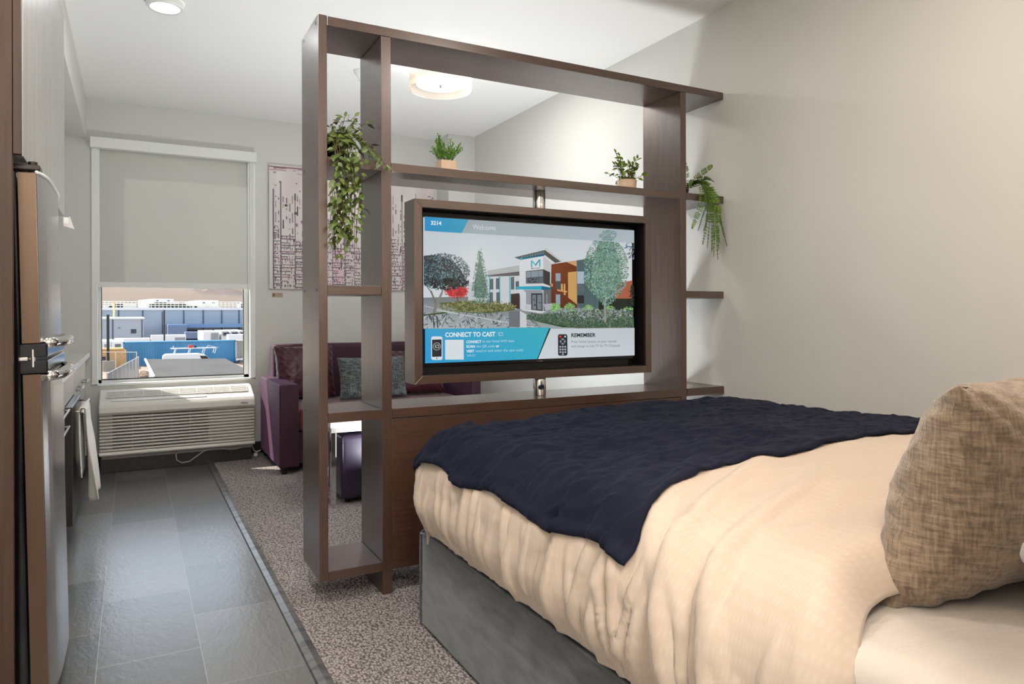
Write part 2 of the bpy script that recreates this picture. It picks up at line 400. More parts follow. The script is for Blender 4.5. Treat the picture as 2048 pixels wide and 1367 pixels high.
# long middle shelf and desk-height shelf: their fronts run through the uprights
for z0, z1 in ((Zm2, Zm), (Zd2, Zd)):
    panel('shelf_board', (Xa2, Yf-.001, z0), (Xb-e, Yb, z1), wood_h)
    panel('shelf_board', (Xb2+e, Yf-.001, z0), (Xc-e, Yb, z1), wood_h)
    panel('shelf_board', (Xc2+e, Yf-.001, z0), (XR-.001, Yb, z1), wood_h)
panel('shelf_board', (Xa2, Yf+.004, Zs2), (Xb-e, Yb-.004, Zs), wood_h)
panel('shelf_board', (Xc2+e, Yf, Zs2), (XR-.001, Yb, Zs), wood_h)
panel('shelf_board', (Xa2, Yf, Zb), (Xb-e, Yb, Zb2), wood_h)
panel('cabinet_front', (Xb2+e, Yf+.002, Zb), (Xc-e, Yf+.02, Zd2-.0025), wood_h)
panel('cabinet_back', (Xb2+e, Yb-.02, Zb), (Xc-e, Yb-.002, Zd2-.0025), wood_h)
panel('cabinet_floor', (Xb2+e, Yf+.021, Zb), (Xc-e, Yb-.021, Zb2), wood_h)
box('shelf_cleat', (Xc2+.0012, Yb-.05, Zd2-.03), (2.70, Yb-.02, Zd2-.0005), black, dv)
for y, z in ((2.87, 2.322), (3.09, 2.325), (2.865, 1.768), (3.09, 1.768), (2.868, 1.258), (3.09, 1.26), (2.87, .75), (3.09, .752)):
    MB().cyl((Xa-.0012, y, z), .006, .0013, 'X', 12).build('screw_head', grey_mesh, left_panel)

# ------------------------------------------------------------------ swivel television
tvf = T('swivel_frame', 'deep dark wood box frame on a chrome pole holding the television', 'television stand', (1.71, 2.95, Zd))
fx0, fx1, fy0, fy1, fz0, fz1, fw = 1.067, 2.354, 2.885, 3.011, .857, 1.657, .036
f = MB(); f.prism([(fx0, fz0), (fx0+fw, fz0+fw), (fx0+fw, fz1-fw), (fx0, fz1)], 'Y', fy0, fy1); f.build('frame_side', wood_v, tvf, fix=True, bevel=.001)
f = MB(); f.prism([(fx1, fz0), (fx1-fw, fz0+fw), (fx1-fw, fz1-fw), (fx1, fz1)], 'Y', fy0, fy1); f.build('frame_side', wood_v, tvf, fix=True, bevel=.001)
f = MB(); f.prism([(fx0, fz1), (fx0+fw, fz1-fw), (fx1-fw, fz1-fw), (fx1, fz1)], 'Y', fy0, fy1); f.build('frame_top', wood_h, tvf, fix=True, bevel=.001)
f = MB(); f.prism([(fx0, fz0), (fx0+fw, fz0+fw), (fx1-fw, fz0+fw), (fx1, fz0)], 'Y', fy0, fy1); f.build('frame_bottom', wood_h, tvf, fix=True, bevel=.001)
box('frame_back', (fx0+fw, fy1-.012, fz0+fw), (fx1-fw, fy1, fz1-fw), black, tvf)
lin_ = MB()
for a, b in (((fx0+fw, fy0+.012, fz0+fw), (fx0+fw+.002, fy1-.012, fz1-fw)), ((fx1-fw-.002, fy0+.012, fz0+fw), (fx1-fw, fy1-.012, fz1-fw)),
             ((fx0+fw, fy0+.012, fz0+fw), (fx1-fw, fy1-.012, fz0+fw+.002)), ((fx0+fw, fy0+.012, fz1-fw-.002), (fx1-fw, fy1-.012, fz1-fw))): lin_.box(a, b)
lin_.build('frame_lining', M('black_laminate', rgb(24, 20, 18), .45), tvf)
px_, py_ = 1.728, 2.955
for z0, z1 in ((Zd+.0005, fz0-.0005), (fz1+.0005, Zm2-.0005)):
    MB().cyl((px_, py_, z0), .031, z1-z0, 'Z', 40).build('pole', chrome, tvf, smooth=False, bevel=.0015)
for o in [x for x in bpy.data.objects if x.name.startswith('pole')]:
    for p in o.data.polygons: p.use_smooth = abs(p.normal.z) < .5
tv = T('television', 'black flat television showing a blue and white hotel welcome screen', 'television', (1.71, 2.95, fz0+fw))
sx0, sx1, sz0, sz1, sy = 1.1235, 2.264, .9455, 1.5845, 2.926
box('bezel', (sx0-.009, sy+.0025, sz0-.018), (sx1+.009, sy+.045, sz1+.009), blackg, tv, bevel=.002)
box('chin', (fx0+fw+.003, sy+.012, fz0+fw+.0025), (sx1-.02, sy+.03, sz0-.019), M('dark_panel', rgb(16, 14, 14), .35), tv)
box('logo_plate', (1.700, sy-.0005, sz0-.013), (1.728, sy+.003, sz0-.009), M('logo_metal', rgb(150, 120, 112), .4, .6), tv)

# --- picture on the screen, drafted in the flat layout of the display
SRC = [(162, 186), (1592, 275), (1584, 1130), (162, 1178)]; DST = [(0, 1), (1, 1), (1, 0), (0, 0)]
A_ = []; b_ = []
for (x, y), (X, Y) in zip(SRC, DST):
    A_.append([x, y, 1, 0, 0, 0, -X*x, -X*y]); b_.append(X); A_.append([0, 0, 0, x, y, 1, -Y*x, -Y*y]); b_.append(Y)
hm = np.linalg.solve(np.array(A_, float), np.array(b_, float))
def sc(x, y):
    w = hm[6]*x + hm[7]*y + 1
    return (hm[0]*x+hm[1]*y+hm[2])/w, (hm[3]*x+hm[4]*y+hm[5])/w
scr_m = MB(); layer = [0]
def clipc(v): return min(max(v, 0), 1)
def P3(x, y, k=None):
    s, t = sc(x, y); return (sx0+clipc(s)*(sx1-sx0), sy+.0022-.000022*(layer[0] if k is None else k), sz0+clipc(t)*(sz1-sz0))
def poly(pts, cols):
    layer[0] += 1
    if isinstance(cols[0], (int, float)): cols = [cols]*len(pts)
    b = len(scr_m.v)
    for p, c in zip(pts, cols): scr_m.v.append(P3(*p)); scr_m.c.append(rgb(*c))
    scr_m.face(range(b, b+len(pts)))
def scatter(n, cx, cy, rx, ry, size, cols, seed, shape='ell', asp=1.8):
    rd = random.Random(seed)
    for q in range(n):
        if q % 12 == 0: layer[0] += 1
        while True:
            a, b = rd.uniform(-1, 1), rd.uniform(-1, 1)
            if shape == 'ell' and a*a+b*b <= 1: break
            if shape == 'cone' and abs(a) <= (1 - (-b*.5+.5)**1.5)*.95+.1: break
            if shape == 'egg' and abs(a) <= math.sin(PI*min(1, max(0, (b*.5+.5)**1.3*.93+.07)))+.08: break
            if shape == 'rect': break
        x, y = cx+a*rx, cy+b*ry; s = size*rd.uniform(.5, 1.3); an = rd.uniform(0, PI)
        dx, dy = math.cos(an)*s*asp, math.sin(an)*s*asp; ex, ey = -math.sin(an)*s*.5, math.cos(an)*s*.5
        c = rd.choice(cols); c = [min(255, max(0, v+rd.randint(-14, 14))) for v in c]
        bb_ = len(scr_m.v)
        for u, v in ((x-dx, y-dy), (x+ex, y+ey), (x+dx, y+dy), (x-ex, y-ey)): scr_m.v.append(P3(u, v)); scr_m.c.append(rgb(*c))
        scr_m.face(range(bb_, bb_+4))
def bar(x0, y0, x1, y1, w, c):
    d = math.hypot(x1-x0, y1-y0); nx, ny = -(y1-y0)/d*w/2, (x1-x0)/d*w/2
    poly([(x0+nx, y0+ny), (x1+nx, y1+ny), (x1-nx, y1-ny), (x0-nx, y0-ny)], c)
def rrect(x0, y0, x1, y1, r, c):
    pts = []
    for cx, cy, a0 in ((x1-r, y0+r, -90), (x1-r, y1-r, 0), (x0+r, y1-r, 90), (x0+r, y0+r, 180)):
        for k in range(5): a = math.radians(a0+k*22.5); pts.append((cx+r*math.cos(a), cy+r*math.sin(a)))
    poly(pts, c)
def disc(cx, cy, r, c): poly([(cx+r*math.cos(a*PI/10), cy+r*math.sin(a*PI/10)) for a in range(20)], c)

def text_geo(s, bold=0):
    cu = bpy.data.curves.new('t', 'FONT'); cu.body = s; cu.size = 1; cu.offset = bold; cu.fill_mode = 'FRONT'; cu.resolution_u = 3
    o = bpy.data.objects.new('t', cu); COL.objects.link(o); bpy.context.view_layer.update()
    me = o.evaluated_get(bpy.context.evaluated_depsgraph_get()).to_mesh()
    vs = [(v.co.x, v.co.y) for v in me.vertices]; fs = [tuple(p.vertices) for p in me.polygons]
    bpy.data.objects.remove(o); bpy.data.curves.remove(cu)
    return vs, fs
def stext(s, x0, x1, base, cap, c, bold=0, slope=0):
    vs, fs = text_geo(s, bold); layer[0] += 1
    w0 = min(v[0] for v in vs); w1 = max(v[0] for v in vs); k = (x1-x0)/(w1-w0); b = len(scr_m.v)
    for x, y in vs:
        X = x0+(x-w0)*k; scr_m.v.append(P3(X, base+slope*(X-x0)-y/.69*cap)); scr_m.c.append(rgb(*c))
    for f_ in fs: scr_m.face([i+b for i in f_])

poly([(162, 186), (1592, 275), (1590, 700), (162, 760)], [(196, 209, 214), (206, 212, 218), (222, 224, 228), (212, 218, 224)])
# ground and far edge
poly([(162, 735), (1590, 700), (1588, 945), (162, 945)], [(120, 128, 132), (110, 118, 118), (150, 158, 158), (178, 186, 190)])
scatter(260, 560, 890, 400, 50, 7, [(90, 98, 104), (190, 196, 200), (150, 158, 162), (70, 78, 84)], 5, 'rect', 3)
# low wing of the building
poly([(465, 640), (600, 600), (600, 800), (465, 770)], (196, 202, 206))
poly([(598, 590), (815, 583), (815, 815), (598, 790)], (204, 208, 211))
poly([(598, 550), (815, 514), (815, 560), (598, 582)], (178, 184, 184))
poly([(598, 582), (815, 556), (815, 585), (598, 592)], (98, 92, 96))
for x in (612, 680, 750): poly([(x-4, 585), (x+4, 585), (x+4, 790), (x-4, 790)], (64, 178, 186))
for x, y0, y1 in ((625, 608, 680), (666, 604, 678), (768, 595, 680), (800, 625, 680), (622, 700, 770), (668, 700, 770)):
    poly([(x-11, y0), (x+11, y0-3), (x+11, y1), (x-11, y1)], (72, 84, 94)); bar(x, y0, x, y1, 2, (150, 160, 168))
poly([(755, 710), (815, 705), (815, 815), (755, 800)], (54, 40, 40))
# brown wing and metal wing
poly([(1026, 508), (1207, 480), (1207, 806), (1026, 806)], [(128, 62, 26), (112, 52, 22), (96, 44, 22), (84, 40, 24)])
for k in range(14): bar(1026, 530+k*20, 1207, 508+k*20, 1.2, (96, 46, 22))
poly([(1147, 562), (1207, 555), (1207, 782), (1147, 735)], (206, 160, 96))
poly([(1140, 490), (1207, 480), (1207, 522), (1140, 492)], (206, 160, 112))
for pp in (((1028, 640), (1042, 640), (1042, 662), (1028, 655)), ((1098, 640), (1110, 640), (1112, 690), (1098, 682)), ((1117, 640), (1128, 640), (1130, 720), (1117, 715)), ((1070, 678), (1140, 690), (1140, 700), (1075, 690))): poly(list(pp), (212, 160, 98))
for x0, x1, y0, y1 in ((1062, 1096, 568, 622), (1062, 1093, 713, 783)): poly([(x0, y0), (x1, y0), (x1, y1), (x0, y1)], (150, 164, 178))
poly([(1062, 622), (1096, 622), (1096, 680), (1062, 676)], (74, 78, 80))
poly([(1207, 480), (1330, 462), (1358, 832), (1207, 804)], (82, 104, 106))
for k in range(9): bar(1218+k*13, 482-k*2, 1222+k*14, 808+k*2, 2.2, (58, 78, 82))
poly([(1210, 556), (1258, 556), (1258, 640), (1210, 640)], (172, 186, 202)); poly([(1210, 648), (1258, 648), (1258, 690), (1210, 690)], (92, 104, 112)); poly([(1210, 720), (1256, 720), (1256, 775), (1210, 775)], (36, 36, 44))
poly([(1465, 640), (1588, 618), (1588, 747), (1465, 742)], (172, 98, 72)); poly([(1355, 742), (1588, 742), (1588, 880), (1355, 860)], (34, 42, 34))
# entrance tower
poly([(818, 470), (978, 452), (978, 832), (818, 815)], [(222, 224, 228), (226, 228, 232), (196, 200, 206), (206, 210, 214)])
poly([(978, 452), (1034, 500), (1030, 640), (978, 655)], (196, 198, 200)); poly([(978, 655), (1030, 640), (1030, 806), (978, 832)], (104, 106, 110))
poly([(780, 460), (992, 408), (1000, 430), (985, 448), (822, 476)], (86, 98, 98)); poly([(820, 462), (985, 432), (985, 450), (824, 478)], (70, 160, 178)); poly([(835, 462), (985, 434), (985, 446), (835, 470)], (34, 74, 96))
poly([(992, 405), (1104, 488), (1060, 498), (985, 440)], (84, 80, 78)); poly([(992, 388), (1106, 484), (1100, 490), (990, 410)], (200, 202, 202))
for k in range(9): bar(835+k*18, 468-k*3.6, 835+k*18, 452-k*3.8, 1.5, (170, 176, 176))
bar(818, 556, 978, 540, 1.2, (180, 184, 188)); bar(860, 470, 860, 820, 1, (190, 194, 198))
poly([(858, 556), (978, 542), (978, 640), (858, 640)], (96, 104, 110)); poly([(978, 542), (1024, 562), (1022, 656), (978, 640)], (58, 54, 58))
poly([(862, 560), (974, 548), (974, 590), (862, 600)], (138, 150, 160)); scatter(26, 905, 615, 38, 18, 6, [(48, 54, 58), (66, 74, 78)], 9)
for x in (893, 945): bar(x, 552, x, 640, 2, (54, 60, 66))
bar(858, 600, 978, 596, 2, (54, 60, 66)); bar(858, 640, 978, 640, 3, (54, 60, 66)); bar(858, 556, 978, 542, 2, (54, 60, 66))
poly([(858, 640), (978, 638), (1024, 656), (1024, 668), (858, 668)], (214, 216, 220))
poly([(790, 660), (965, 655), (965, 682), (792, 679)], (44, 168, 194)); poly([(965, 655), (1036, 668), (1030, 680), (965, 684)], (24, 104, 124))
poly([(840, 682), (966, 684), (974, 700), (974, 832), (858, 815), (858, 700)], (150, 156, 162)); poly([(893, 706), (970, 706), (970, 830), (893, 822)], (42, 48, 54))
for x0, x1 in ((900, 926), (934, 964)):
    poly([(x0, 716), (x1, 716), (x1, 818), (x0, 816)], (116, 128, 134)); scatter(10, (x0+x1)/2, 770, 10, 34, 5, [(60, 66, 70), (150, 160, 166)], 12+x0)
poly([(860, 780), (893, 782), (893, 820), (860, 812)], (196, 200, 208)); poly([(978, 780), (1034, 775), (1034, 815), (990, 825)], (176, 180, 190)); bar(1000, 712, 1000, 780, 3, (190, 190, 190))
# the letter sign
tq = (62, 172, 186)
poly([(893, 481), (902, 480), (902, 527), (893, 528)], tq); poly([(949, 474), (958, 473), (958, 524), (949, 524)], tq)
poly([(893, 481), (904, 480), (927, 508), (925, 520)], (96, 196, 208)); poly([(958, 473), (948, 475), (923, 508), (925, 520)], (40, 140, 160))
stext('MYTHIC', 895, 958, 540, 8, (58, 66, 74), .02, -.06)
# paving and lines
bar(250, 820, 900, 935, 5, (206, 212, 214)); bar(162, 790, 420, 850, 4, (190, 198, 198)); poly([(850, 815), (1000, 830), (960, 842), (820, 822)], (214, 216, 220))
poly([(740, 830), (815, 825), (815, 935), (740, 935)], (110, 116, 122)); poly([(815, 825), (860, 850), (860, 938), (815, 938)], (206, 210, 214))
poly([(162, 850), (300, 832), (330, 840), (162, 858)], (60, 84, 34))
for x in (225, 250): bar(x, 860, x+8, 940, 8, (66, 70, 74))
# planting on the left
poly([(305, 680), (385, 645), (462, 685), (440, 725), (340, 725)], (176, 38, 40)); scatter(260, 385, 690, 82, 50, 5.5, [(196, 48, 48), (168, 28, 34), (214, 84, 80)], 21); bar(385, 700, 392, 760, 5, (90, 50, 40))
poly([(262, 770), (480, 755), (780, 790), (780, 822), (600, 842), (400, 822)], (92, 98, 56)); scatter(560, 530, 795, 265, 40, 6.5, [(104, 110, 62), (136, 140, 84), (78, 86, 48), (160, 156, 112)], 22); poly([(300, 815), (480, 835), (600, 842), (760, 815), (640, 836), (500, 842)], (58, 92, 30))
bar(545, 430, 541, 775, 4, (84, 84, 76)); poly([(545, 425), (560, 520), (590, 660), (580, 735), (510, 735), (500, 650), (530, 520)], (84, 114, 104)); scatter(620, 545, 590, 62, 185, 5, [(96, 130, 122), (70, 104, 96), (134, 164, 156), (110, 140, 118)], 23, 'cone')
bar(232, 840, 246, 770, 20, (132, 128, 116)); bar(246, 780, 210, 690, 12, (120, 116, 106)); bar(250, 780, 285, 700, 14, (136, 132, 120)); bar(285, 700, 300, 620, 8, (104, 100, 92)); bar(215, 700, 180, 655, 6, (104, 100, 92))
poly([(162, 450), (230, 445), (330, 470), (410, 540), (462, 640), (420, 665), (300, 650), (200, 655), (162, 640)], (50, 62, 66)); scatter(1500, 290, 560, 185, 125, 6, [(38, 50, 54), (62, 80, 84), (96, 122, 130), (28, 36, 38), (122, 148, 160)], 24)
scatter(120, 330, 640, 140, 40, 10, [(24, 30, 32), (36, 44, 46)], 25)
# planting on the right
poly([(850, 880), (1000, 862), (1120, 900), (1240, 942), (1100, 938)], (44, 74, 28))
for x, y, r in ((1052, 806, 34), (1150, 810, 36), (1278, 822, 38), (1425, 828, 36), (1552, 840, 42)): scatter(170, x, y, r, r, 5, [(132, 186, 110), (108, 162, 88), (158, 204, 132)], int(x))
poly([(850, 880), (1010, 840), (1300, 820), (1588, 820), (1588, 945), (1200, 945)], (70, 92, 72)); scatter(600, 1300, 850, 290, 44, 6, [(150, 160, 162), (120, 134, 128), (172, 178, 186), (86, 110, 84)], 31)
for x, y, rx, ry in ((915, 868, 60, 26), (1048, 880, 70, 34), (1160, 895, 70, 38), (1290, 905, 80, 36), (1420, 915, 80, 34), (1530, 905, 70, 42)): scatter(240, x, y, rx, ry, 5.5, [(62, 88, 68), (84, 112, 88), (44, 64, 50), (108, 132, 112)], int(x)+1)
bar(1386, 560, 1389, 905, 15, (150, 150, 144)); bar(1388, 775, 1330, 720, 6, (140, 140, 134)); bar(1388, 770, 1450, 700, 6, (140, 140, 134))
poly([(1400, 270), (1450, 330), (1490, 480), (1500, 620), (1440, 740), (1350, 740), (1290, 650), (1310, 500), (1350, 350)], (118, 148, 136)); scatter(2300, 1398, 525, 150, 268, 6, [(130, 164, 150), (96, 128, 112), (158, 188, 184), (110, 150, 120), (74, 104, 92)], 33, 'egg')
scatter(90, 1590, 400, 60, 70, 8, [(96, 122, 132), (70, 92, 100), (120, 146, 156)], 34); scatter(60, 1575, 720, 14, 70, 7, [(30, 40, 34)], 35)
# header
poly([(458, 204), (1592, 275), (1592, 362), (412, 296)], [(160, 172, 178), (176, 188, 196), (182, 192, 200), (164, 176, 182)])
scatter(120, 1412, 310, 60, 36, 8, [(116, 144, 140), (140, 166, 166)], 36)
poly([(162, 186), (460, 204), (412, 297), (162, 282)], [(38, 150, 206), (58, 166, 198), (46, 156, 190), (26, 144, 206)])
stext('3214', 204, 275, 240, 25, (238, 246, 250), .03, .04); stext('Welcome', 487, 643, 272, 34, (216, 222, 226), 0, .03)
# banner
poly([(162, 946), (1004, 938), (918, 1153), (162, 1180)], [(60, 164, 212), (56, 180, 196), (52, 176, 206), (46, 160, 218)])
poly([(1012, 946), (1586, 942), (1586, 1132), (924, 1153)], [(206, 214, 218), (196, 204, 210), (206, 214, 222), (214, 220, 224)])
Wt = (240, 247, 250)
rrect(203, 997, 279, 1156, 14, (222, 232, 238)); poly([(209, 1019), (273, 1017), (273, 1133), (209, 1135)], (44, 44, 50)); disc(241, 1144, 4, (40, 40, 46))
disc(241, 1065, 26, (226, 228, 230)); disc(241, 1065, 23.5, (44, 44, 50))
def cast(cx, cy, s, c, bgc):
    poly([(cx-s, cy-s*.78), (cx+s, cy-s*.78), (cx+s, cy+s*.78), (cx-s, cy+s*.78)], c); poly([(cx-s*.8, cy-s*.56), (cx+s*.8, cy-s*.56), (cx+s*.8, cy+s*.56), (cx-s*.8, cy+s*.56)], bgc)
    poly([(cx-s*1.05, cy-s*.1), (cx+s*.1, cy-s*.1), (cx+s*.1, cy+s*.85), (cx-s*1.05, cy+s*.85)], bgc)
    for r in (.95, .62, .3):
        layer[0] += 1; pts = []
        for k in range(7): a = k*PI/12; pts.append((cx-s+r*s*math.cos(a), cy+s*.78-r*s*math.sin(a)))
        for k in range(7): a = (6-k)*PI/12; pts.append((cx-s+(r-.16)*s*math.cos(a), cy+s*.78-(r-.16)*s*math.sin(a)))
        for k in range(6): poly([pts[k], pts[k+1], pts[12-k], pts[13-k]], c)
cast(242, 1065, 14, (228, 230, 232), (44, 44, 50)); cast(671, 983, 15, (190, 226, 234), (58, 172, 206))
rrect(296, 1020, 421, 1154, 2, (222, 232, 238))
stext('CONNECT TO CAST', 297, 635, 1001, 29, Wt, .028, -.012)
stext('CONNECT', 439, 540, 1043, 17, Wt, .03, -.01); stext('to the Hotel WiFi then', 547, 762, 1040, 17, (190, 226, 238), 0, -.015)
stext('SCAN', 439, 496, 1074, 17, Wt, .03, -.01); stext('the QR code', 505, 630, 1073, 17, (190, 226, 238), 0, -.015); stext('or', 638, 661, 1071, 17, Wt, .03)
stext('VISIT', 439, 492, 1106, 17, Wt, .03, -.01); stext('cast2.tv and enter the cast code', 501, 822, 1104, 17, (190, 226, 238), 0, -.018)
stext('V6RZG', 441, 498, 1134, 15, (180, 220, 236), 0, -.01)
stext('REMEMBER', 1151, 1318, 1004, 25, (34, 36, 40), .028, -.01)
stext("Press 'Home' button on your remote", 1151, 1460, 1044, 17, (112, 118, 124), 0, -.01); stext('and change to Live TV for TV Channels', 1151, 1484, 1074, 17, (112, 118, 124), 0, -.012)
rrect(1060, 985, 1124, 1130, 12, (36, 38, 50)); disc(1076, 1001, 8, (214, 58, 48)); poly([(1104, 995), (1114, 995), (1114, 1006), (1104, 1006)], (220, 224, 226))
for a0 in (0, 90, 180, 270):
    pts = [(1092+19*math.cos(math.radians(a0+t)), 1034+21*math.sin(math.radians(a0+t))) for t in (-34, -17, 0, 17, 34)] + [(1092+9*math.cos(math.radians(a0+t)), 1034+10*math.sin(math.radians(a0+t))) for t in (24, 0, -24)]
    poly(pts, (150, 160, 170))
for i in range(3):
    for j in range(3): rrect(1069+i*17, 1064+j*18, 1081+i*17, 1076+j*18, 3, (170, 178, 190))
rrect(1086, 1115, 1098, 1125, 3, (170, 178, 190))
pic = MB(); pic.v = scr_m.v; pic.f = scr_m.f; pic.c = scr_m.c; pic.mi = scr_m.mi
for i, p in enumerate(pic.v): pass
screen_o = pic.build('screen', attr_mat('screen_picture', emit=.68), tv, cattr=True)

# ------------------------------------------------------------------ bed
frame_m = M('grey_velvet_upholstery', rgb(104, 106, 108), .85, sheen=.35, var=(16, rgb(78, 80, 83), (1, .6, 2.2), .35, .7), bump=(700, .25, I3, .002))
bed = T('bed_frame', 'grey upholstered platform bed base under the cream duvet', 'bed', (1.7, 1.43, 0))
bx0, bx1, by0, by1, bz = .937, 2.47, .40, 2.475, .362
MB().box((bx0, by0, .012), (bx0+.06, by1, bz), .018).build('side_rail', frame_m, bed, smooth=True)
MB().box((bx1-.06, by0, .012), (bx1, by1, bz), .018).build('side_rail', frame_m, bed, smooth=True)
MB().box((bx0+.0605, by1-.06, .012), (bx1-.0605, by1-.001, bz-.001), .018).build('foot_rail', frame_m, bed, smooth=True)
MB().box((bx0+.061, by0, .2), (bx1-.061, by1-.061, bz-.002)).build('slat_deck', M('deck_cloth', rgb(60, 60, 62), .9), bed)
pp = MB(); pp.tube([(bx0-.001, by1+.001, .014), (bx0-.001, by1+.001, bz-.02), (bx0+.004, by1-.004, bz-.003), (bx0+.02, by1-.002, bz+.003), (bx0+.3, by1-.002, bz+.002)], .0045, 8)
pp.tube([(bx0-.001, by1-.002, bz-.01), (bx0+.002, by1-.05, bz-.002), (bx0+.002, by0+.02, bz-.002)], .0045, 8)
pp.build('piping', frame_m, bed, smooth=True)
for x in (bx0+.1, bx1-.1):
    for y in (by0+.1, by1-.1): MB().cyl((x, y, 0.006), .022, .2, 'Z', 16).build('leg', black, bed)
box('headboard', (bx0-.02, .29, .02), (bx1+.02, .37, 1.12), frame_m, bed, round_=.02)

white_m = M('white_sheet', rgb(198, 188, 177), .8, sheen=.15, bump=(9, .25, (1, 3, 1), .02))
mt_ = MB()
mx0, mx1, my0, my1, mz0, mz1 = bx0+.012, bx1-.012, by0, by1-.03, bz+.002, .655
nU, nV = 120, 90
# mattress wrapped in its sheet: rounded slab with soft draped folds
def mat_pt(i, j):
    u = i/(nU-1); v = j/(nV-1)
    y = my0+(my1-my0)*v; r = .05; wdt = mx1-mx0; hgt = mz1-mz0
    L = hgt-r + PI/2*r + (wdt-2*r) + PI/2*r + hgt-r; s = u*L
    if s < hgt-r: x, z, nx, nz = mx0, mz0+s, -1, 0
    elif s < hgt-r+PI/2*r: a = (s-(hgt-r))/r; x, z, nx, nz = mx0+r-r*math.cos(a), mz1-r+r*math.sin(a), -math.cos(a), math.sin(a)
    elif s < hgt-r+PI/2*r+wdt-2*r: x, z, nx, nz = mx0+r+(s-(hgt-r+PI/2*r)), mz1, 0, 1
    elif s < hgt-r+PI*r+wdt-2*r: a = (s-(hgt-r+PI/2*r+wdt-2*r))/r; x, z, nx, nz = mx1-r+r*math.sin(a), mz1-r+r*math.cos(a), math.sin(a), math.cos(a)
    else: x, z, nx, nz = mx1, mz1-r-(s-(hgt-r+PI*r+wdt-2*r)), 1, 0
    return x, y, z, nx, nz
P = []
for i in range(nU):
    row = []
    for j in range(nV):
        x, y, z, nx, nz = mat_pt(i, j)
        d = .006*float(fbm(x*5+3, y*7+z*2)) if y < 1.1 and z > .4 else 0
        row.append((x+nx*d, y, z+nz*d))
    P.append(row)
mt_.grid(P)
mt_.face([i*nV for i in range(nU)]); mt_.face([i*nV+nV-1 for i in range(nU)][::-1])
tag(mt_.build('mattress', white_m, smooth=True), 'mattress in a smooth white sheet, bare at the near end of the bed', 'mattress')

# duvet
ox0, ox1, oy1, rr_ = .888, 2.50, 2.50, .17
ix0, ix1, iy1 = ox0+rr_, ox1-rr_, oy1-rr_
rdv = random.Random(11)
folds = []
yy = .80
while yy < 2.46:
    folds.append((yy, rdv.uniform(.006, .019), rdv.uniform(.0045, .011), rdv.uniform(-.30, .42), rdv.uniform(.06, .24), rdv.uniform(.0, .04)))
    yy += rdv.uniform(.028, .075)
folds += [(1.42, .030, .020, .25, .03, 0), (1.05, .03, .022, -.4, .0, 0), (.93, .03, .02, -.45, 0, 0), (1.93, .022, .02, .2, .05, 0), (1.24, .026, .02, .3, .02, 0)]
def base_surf(px, py):
    """unfolded cloth coordinates -> point, normal, depth down the side"""
    qx = np.clip(px, ix0, ix1); qy = np.minimum(py, iy1)
    dx = px-qx; dy = py-qy; L = np.hypot(dx, dy); Ls = np.maximum(L, 1e-9); ux, uy = dx/Ls, dy/Ls
    q = rr_*PI/2
    a = np.minimum(L, q)/rr_
    h = rr_*np.sin(a); drop = rr_*(1-np.cos(a)) + np.maximum(L-q, 0)
    ext = np.maximum(L-q, 0)
    tuck = -.042*sst((ext-.045)/.16) ; bulge = .010*np.sin(np.clip(ext/.2, 0, 1)*PI)
    zt = .738 + .030*sst((px-1.0)/.9) + .022*sst((2.2-py)/1.3)*sst((px-1.1)/.8) - .012*sst((1.05-py)/.3)
    hh = h+tuck+bulge
    X = qx+ux*hh; Y = qy+uy*hh; Z = zt-drop
    nx = ux*np.sin(a); ny = uy*np.sin(a); nz = np.cos(a)
    return X, Y, Z, nx, ny, nz, L
def duvet_disp(px, py, L):
    side = sst((L-.03)/.12)
    d = np.zeros_like(px)
    along = np.where(px < ix0, py, px)            # coordinate that runs along the hem
    along = np.where((px < ix0) & (py > iy1), iy1 + np.arctan2(py-iy1, np.maximum(ix0-px, 1e-6))*.22, along)
    bulk = np.zeros_like(px)
    for s0, amp, w, sl, top, ph in folds:
        s = along - sl*(L-.22)*.6 - s0 - ph*np.sin(L*14+s0*40)*.25
        env = sst((L-top)/.13)
        prof = np.exp(-np.abs(s/w)**1.15) - .45*np.exp(-((s-2.2*w)/(1.6*w))**2)
        bulk = bulk + amp*prof*env*(1-.55*sst((L-.36)/.08))
    corner = sst((ix0-px)/.08)*sst((py-iy1)/.06)
    d += bulk*np.where(px > ix1, .6, 1)*(1-.75*corner)
    d += .0035*fbm(px*7+4, py*13)*side
    # soft quilting and drag lines on the top
    topw = 1-sst(L/.2)
    d += topw*(.014*fbm(px*1.9+1.7, py*2.6+4.1, 2) + .0045*(1-2*np.abs(fbm(px*2.2+py*2.5, py*5-px*2.5, 2))))
    # long drag folds sweeping from the near corner
    for c, sl, w, am in ((1.10, .55, .02, .012), (1.20, .75, .025, .010), (.98, .42, .018, .012), (1.33, .9, .03, .007)):
        s = py - c - sl*(px-1.0) + .05*(px-1.0)**2
        d += am*np.exp(-(s/w)**2)*sst((1.75-px)/.5)*sst((px-.7)/.15)
    return d
def duvet_pt(px, py):
    X, Y, Z, nx, ny, nz, L = base_surf(px, py); d = duvet_disp(px, py, L)
    return X+nx*d, Y+ny*d, Z+nz*d, nx, ny, nz, L
Lh = rr_*PI/2 + .165
us = np.concatenate([np.linspace(ix0-Lh, ix0+.12, 88), np.linspace(ix0+.13, ix1-.02, 110), np.linspace(ix1, ix1+Lh*.9, 26)])
near = .775
vs_ = np.concatenate([np.linspace(near, 2.36, 420), np.linspace(2.365, iy1+Lh, 60)])
PX, PY = np.meshgrid(us, vs_, indexing='ij')
skew = -.085*sst((1.15-PX)/.3)*(1-sst((PY-near)/.5)) + .012*np.sin(PX*9)*(1-sst((PY-near)/.2))
PY2 = PY+skew
X, Y, Z, nx, ny, nz, L = duvet_pt(PX, PY2)
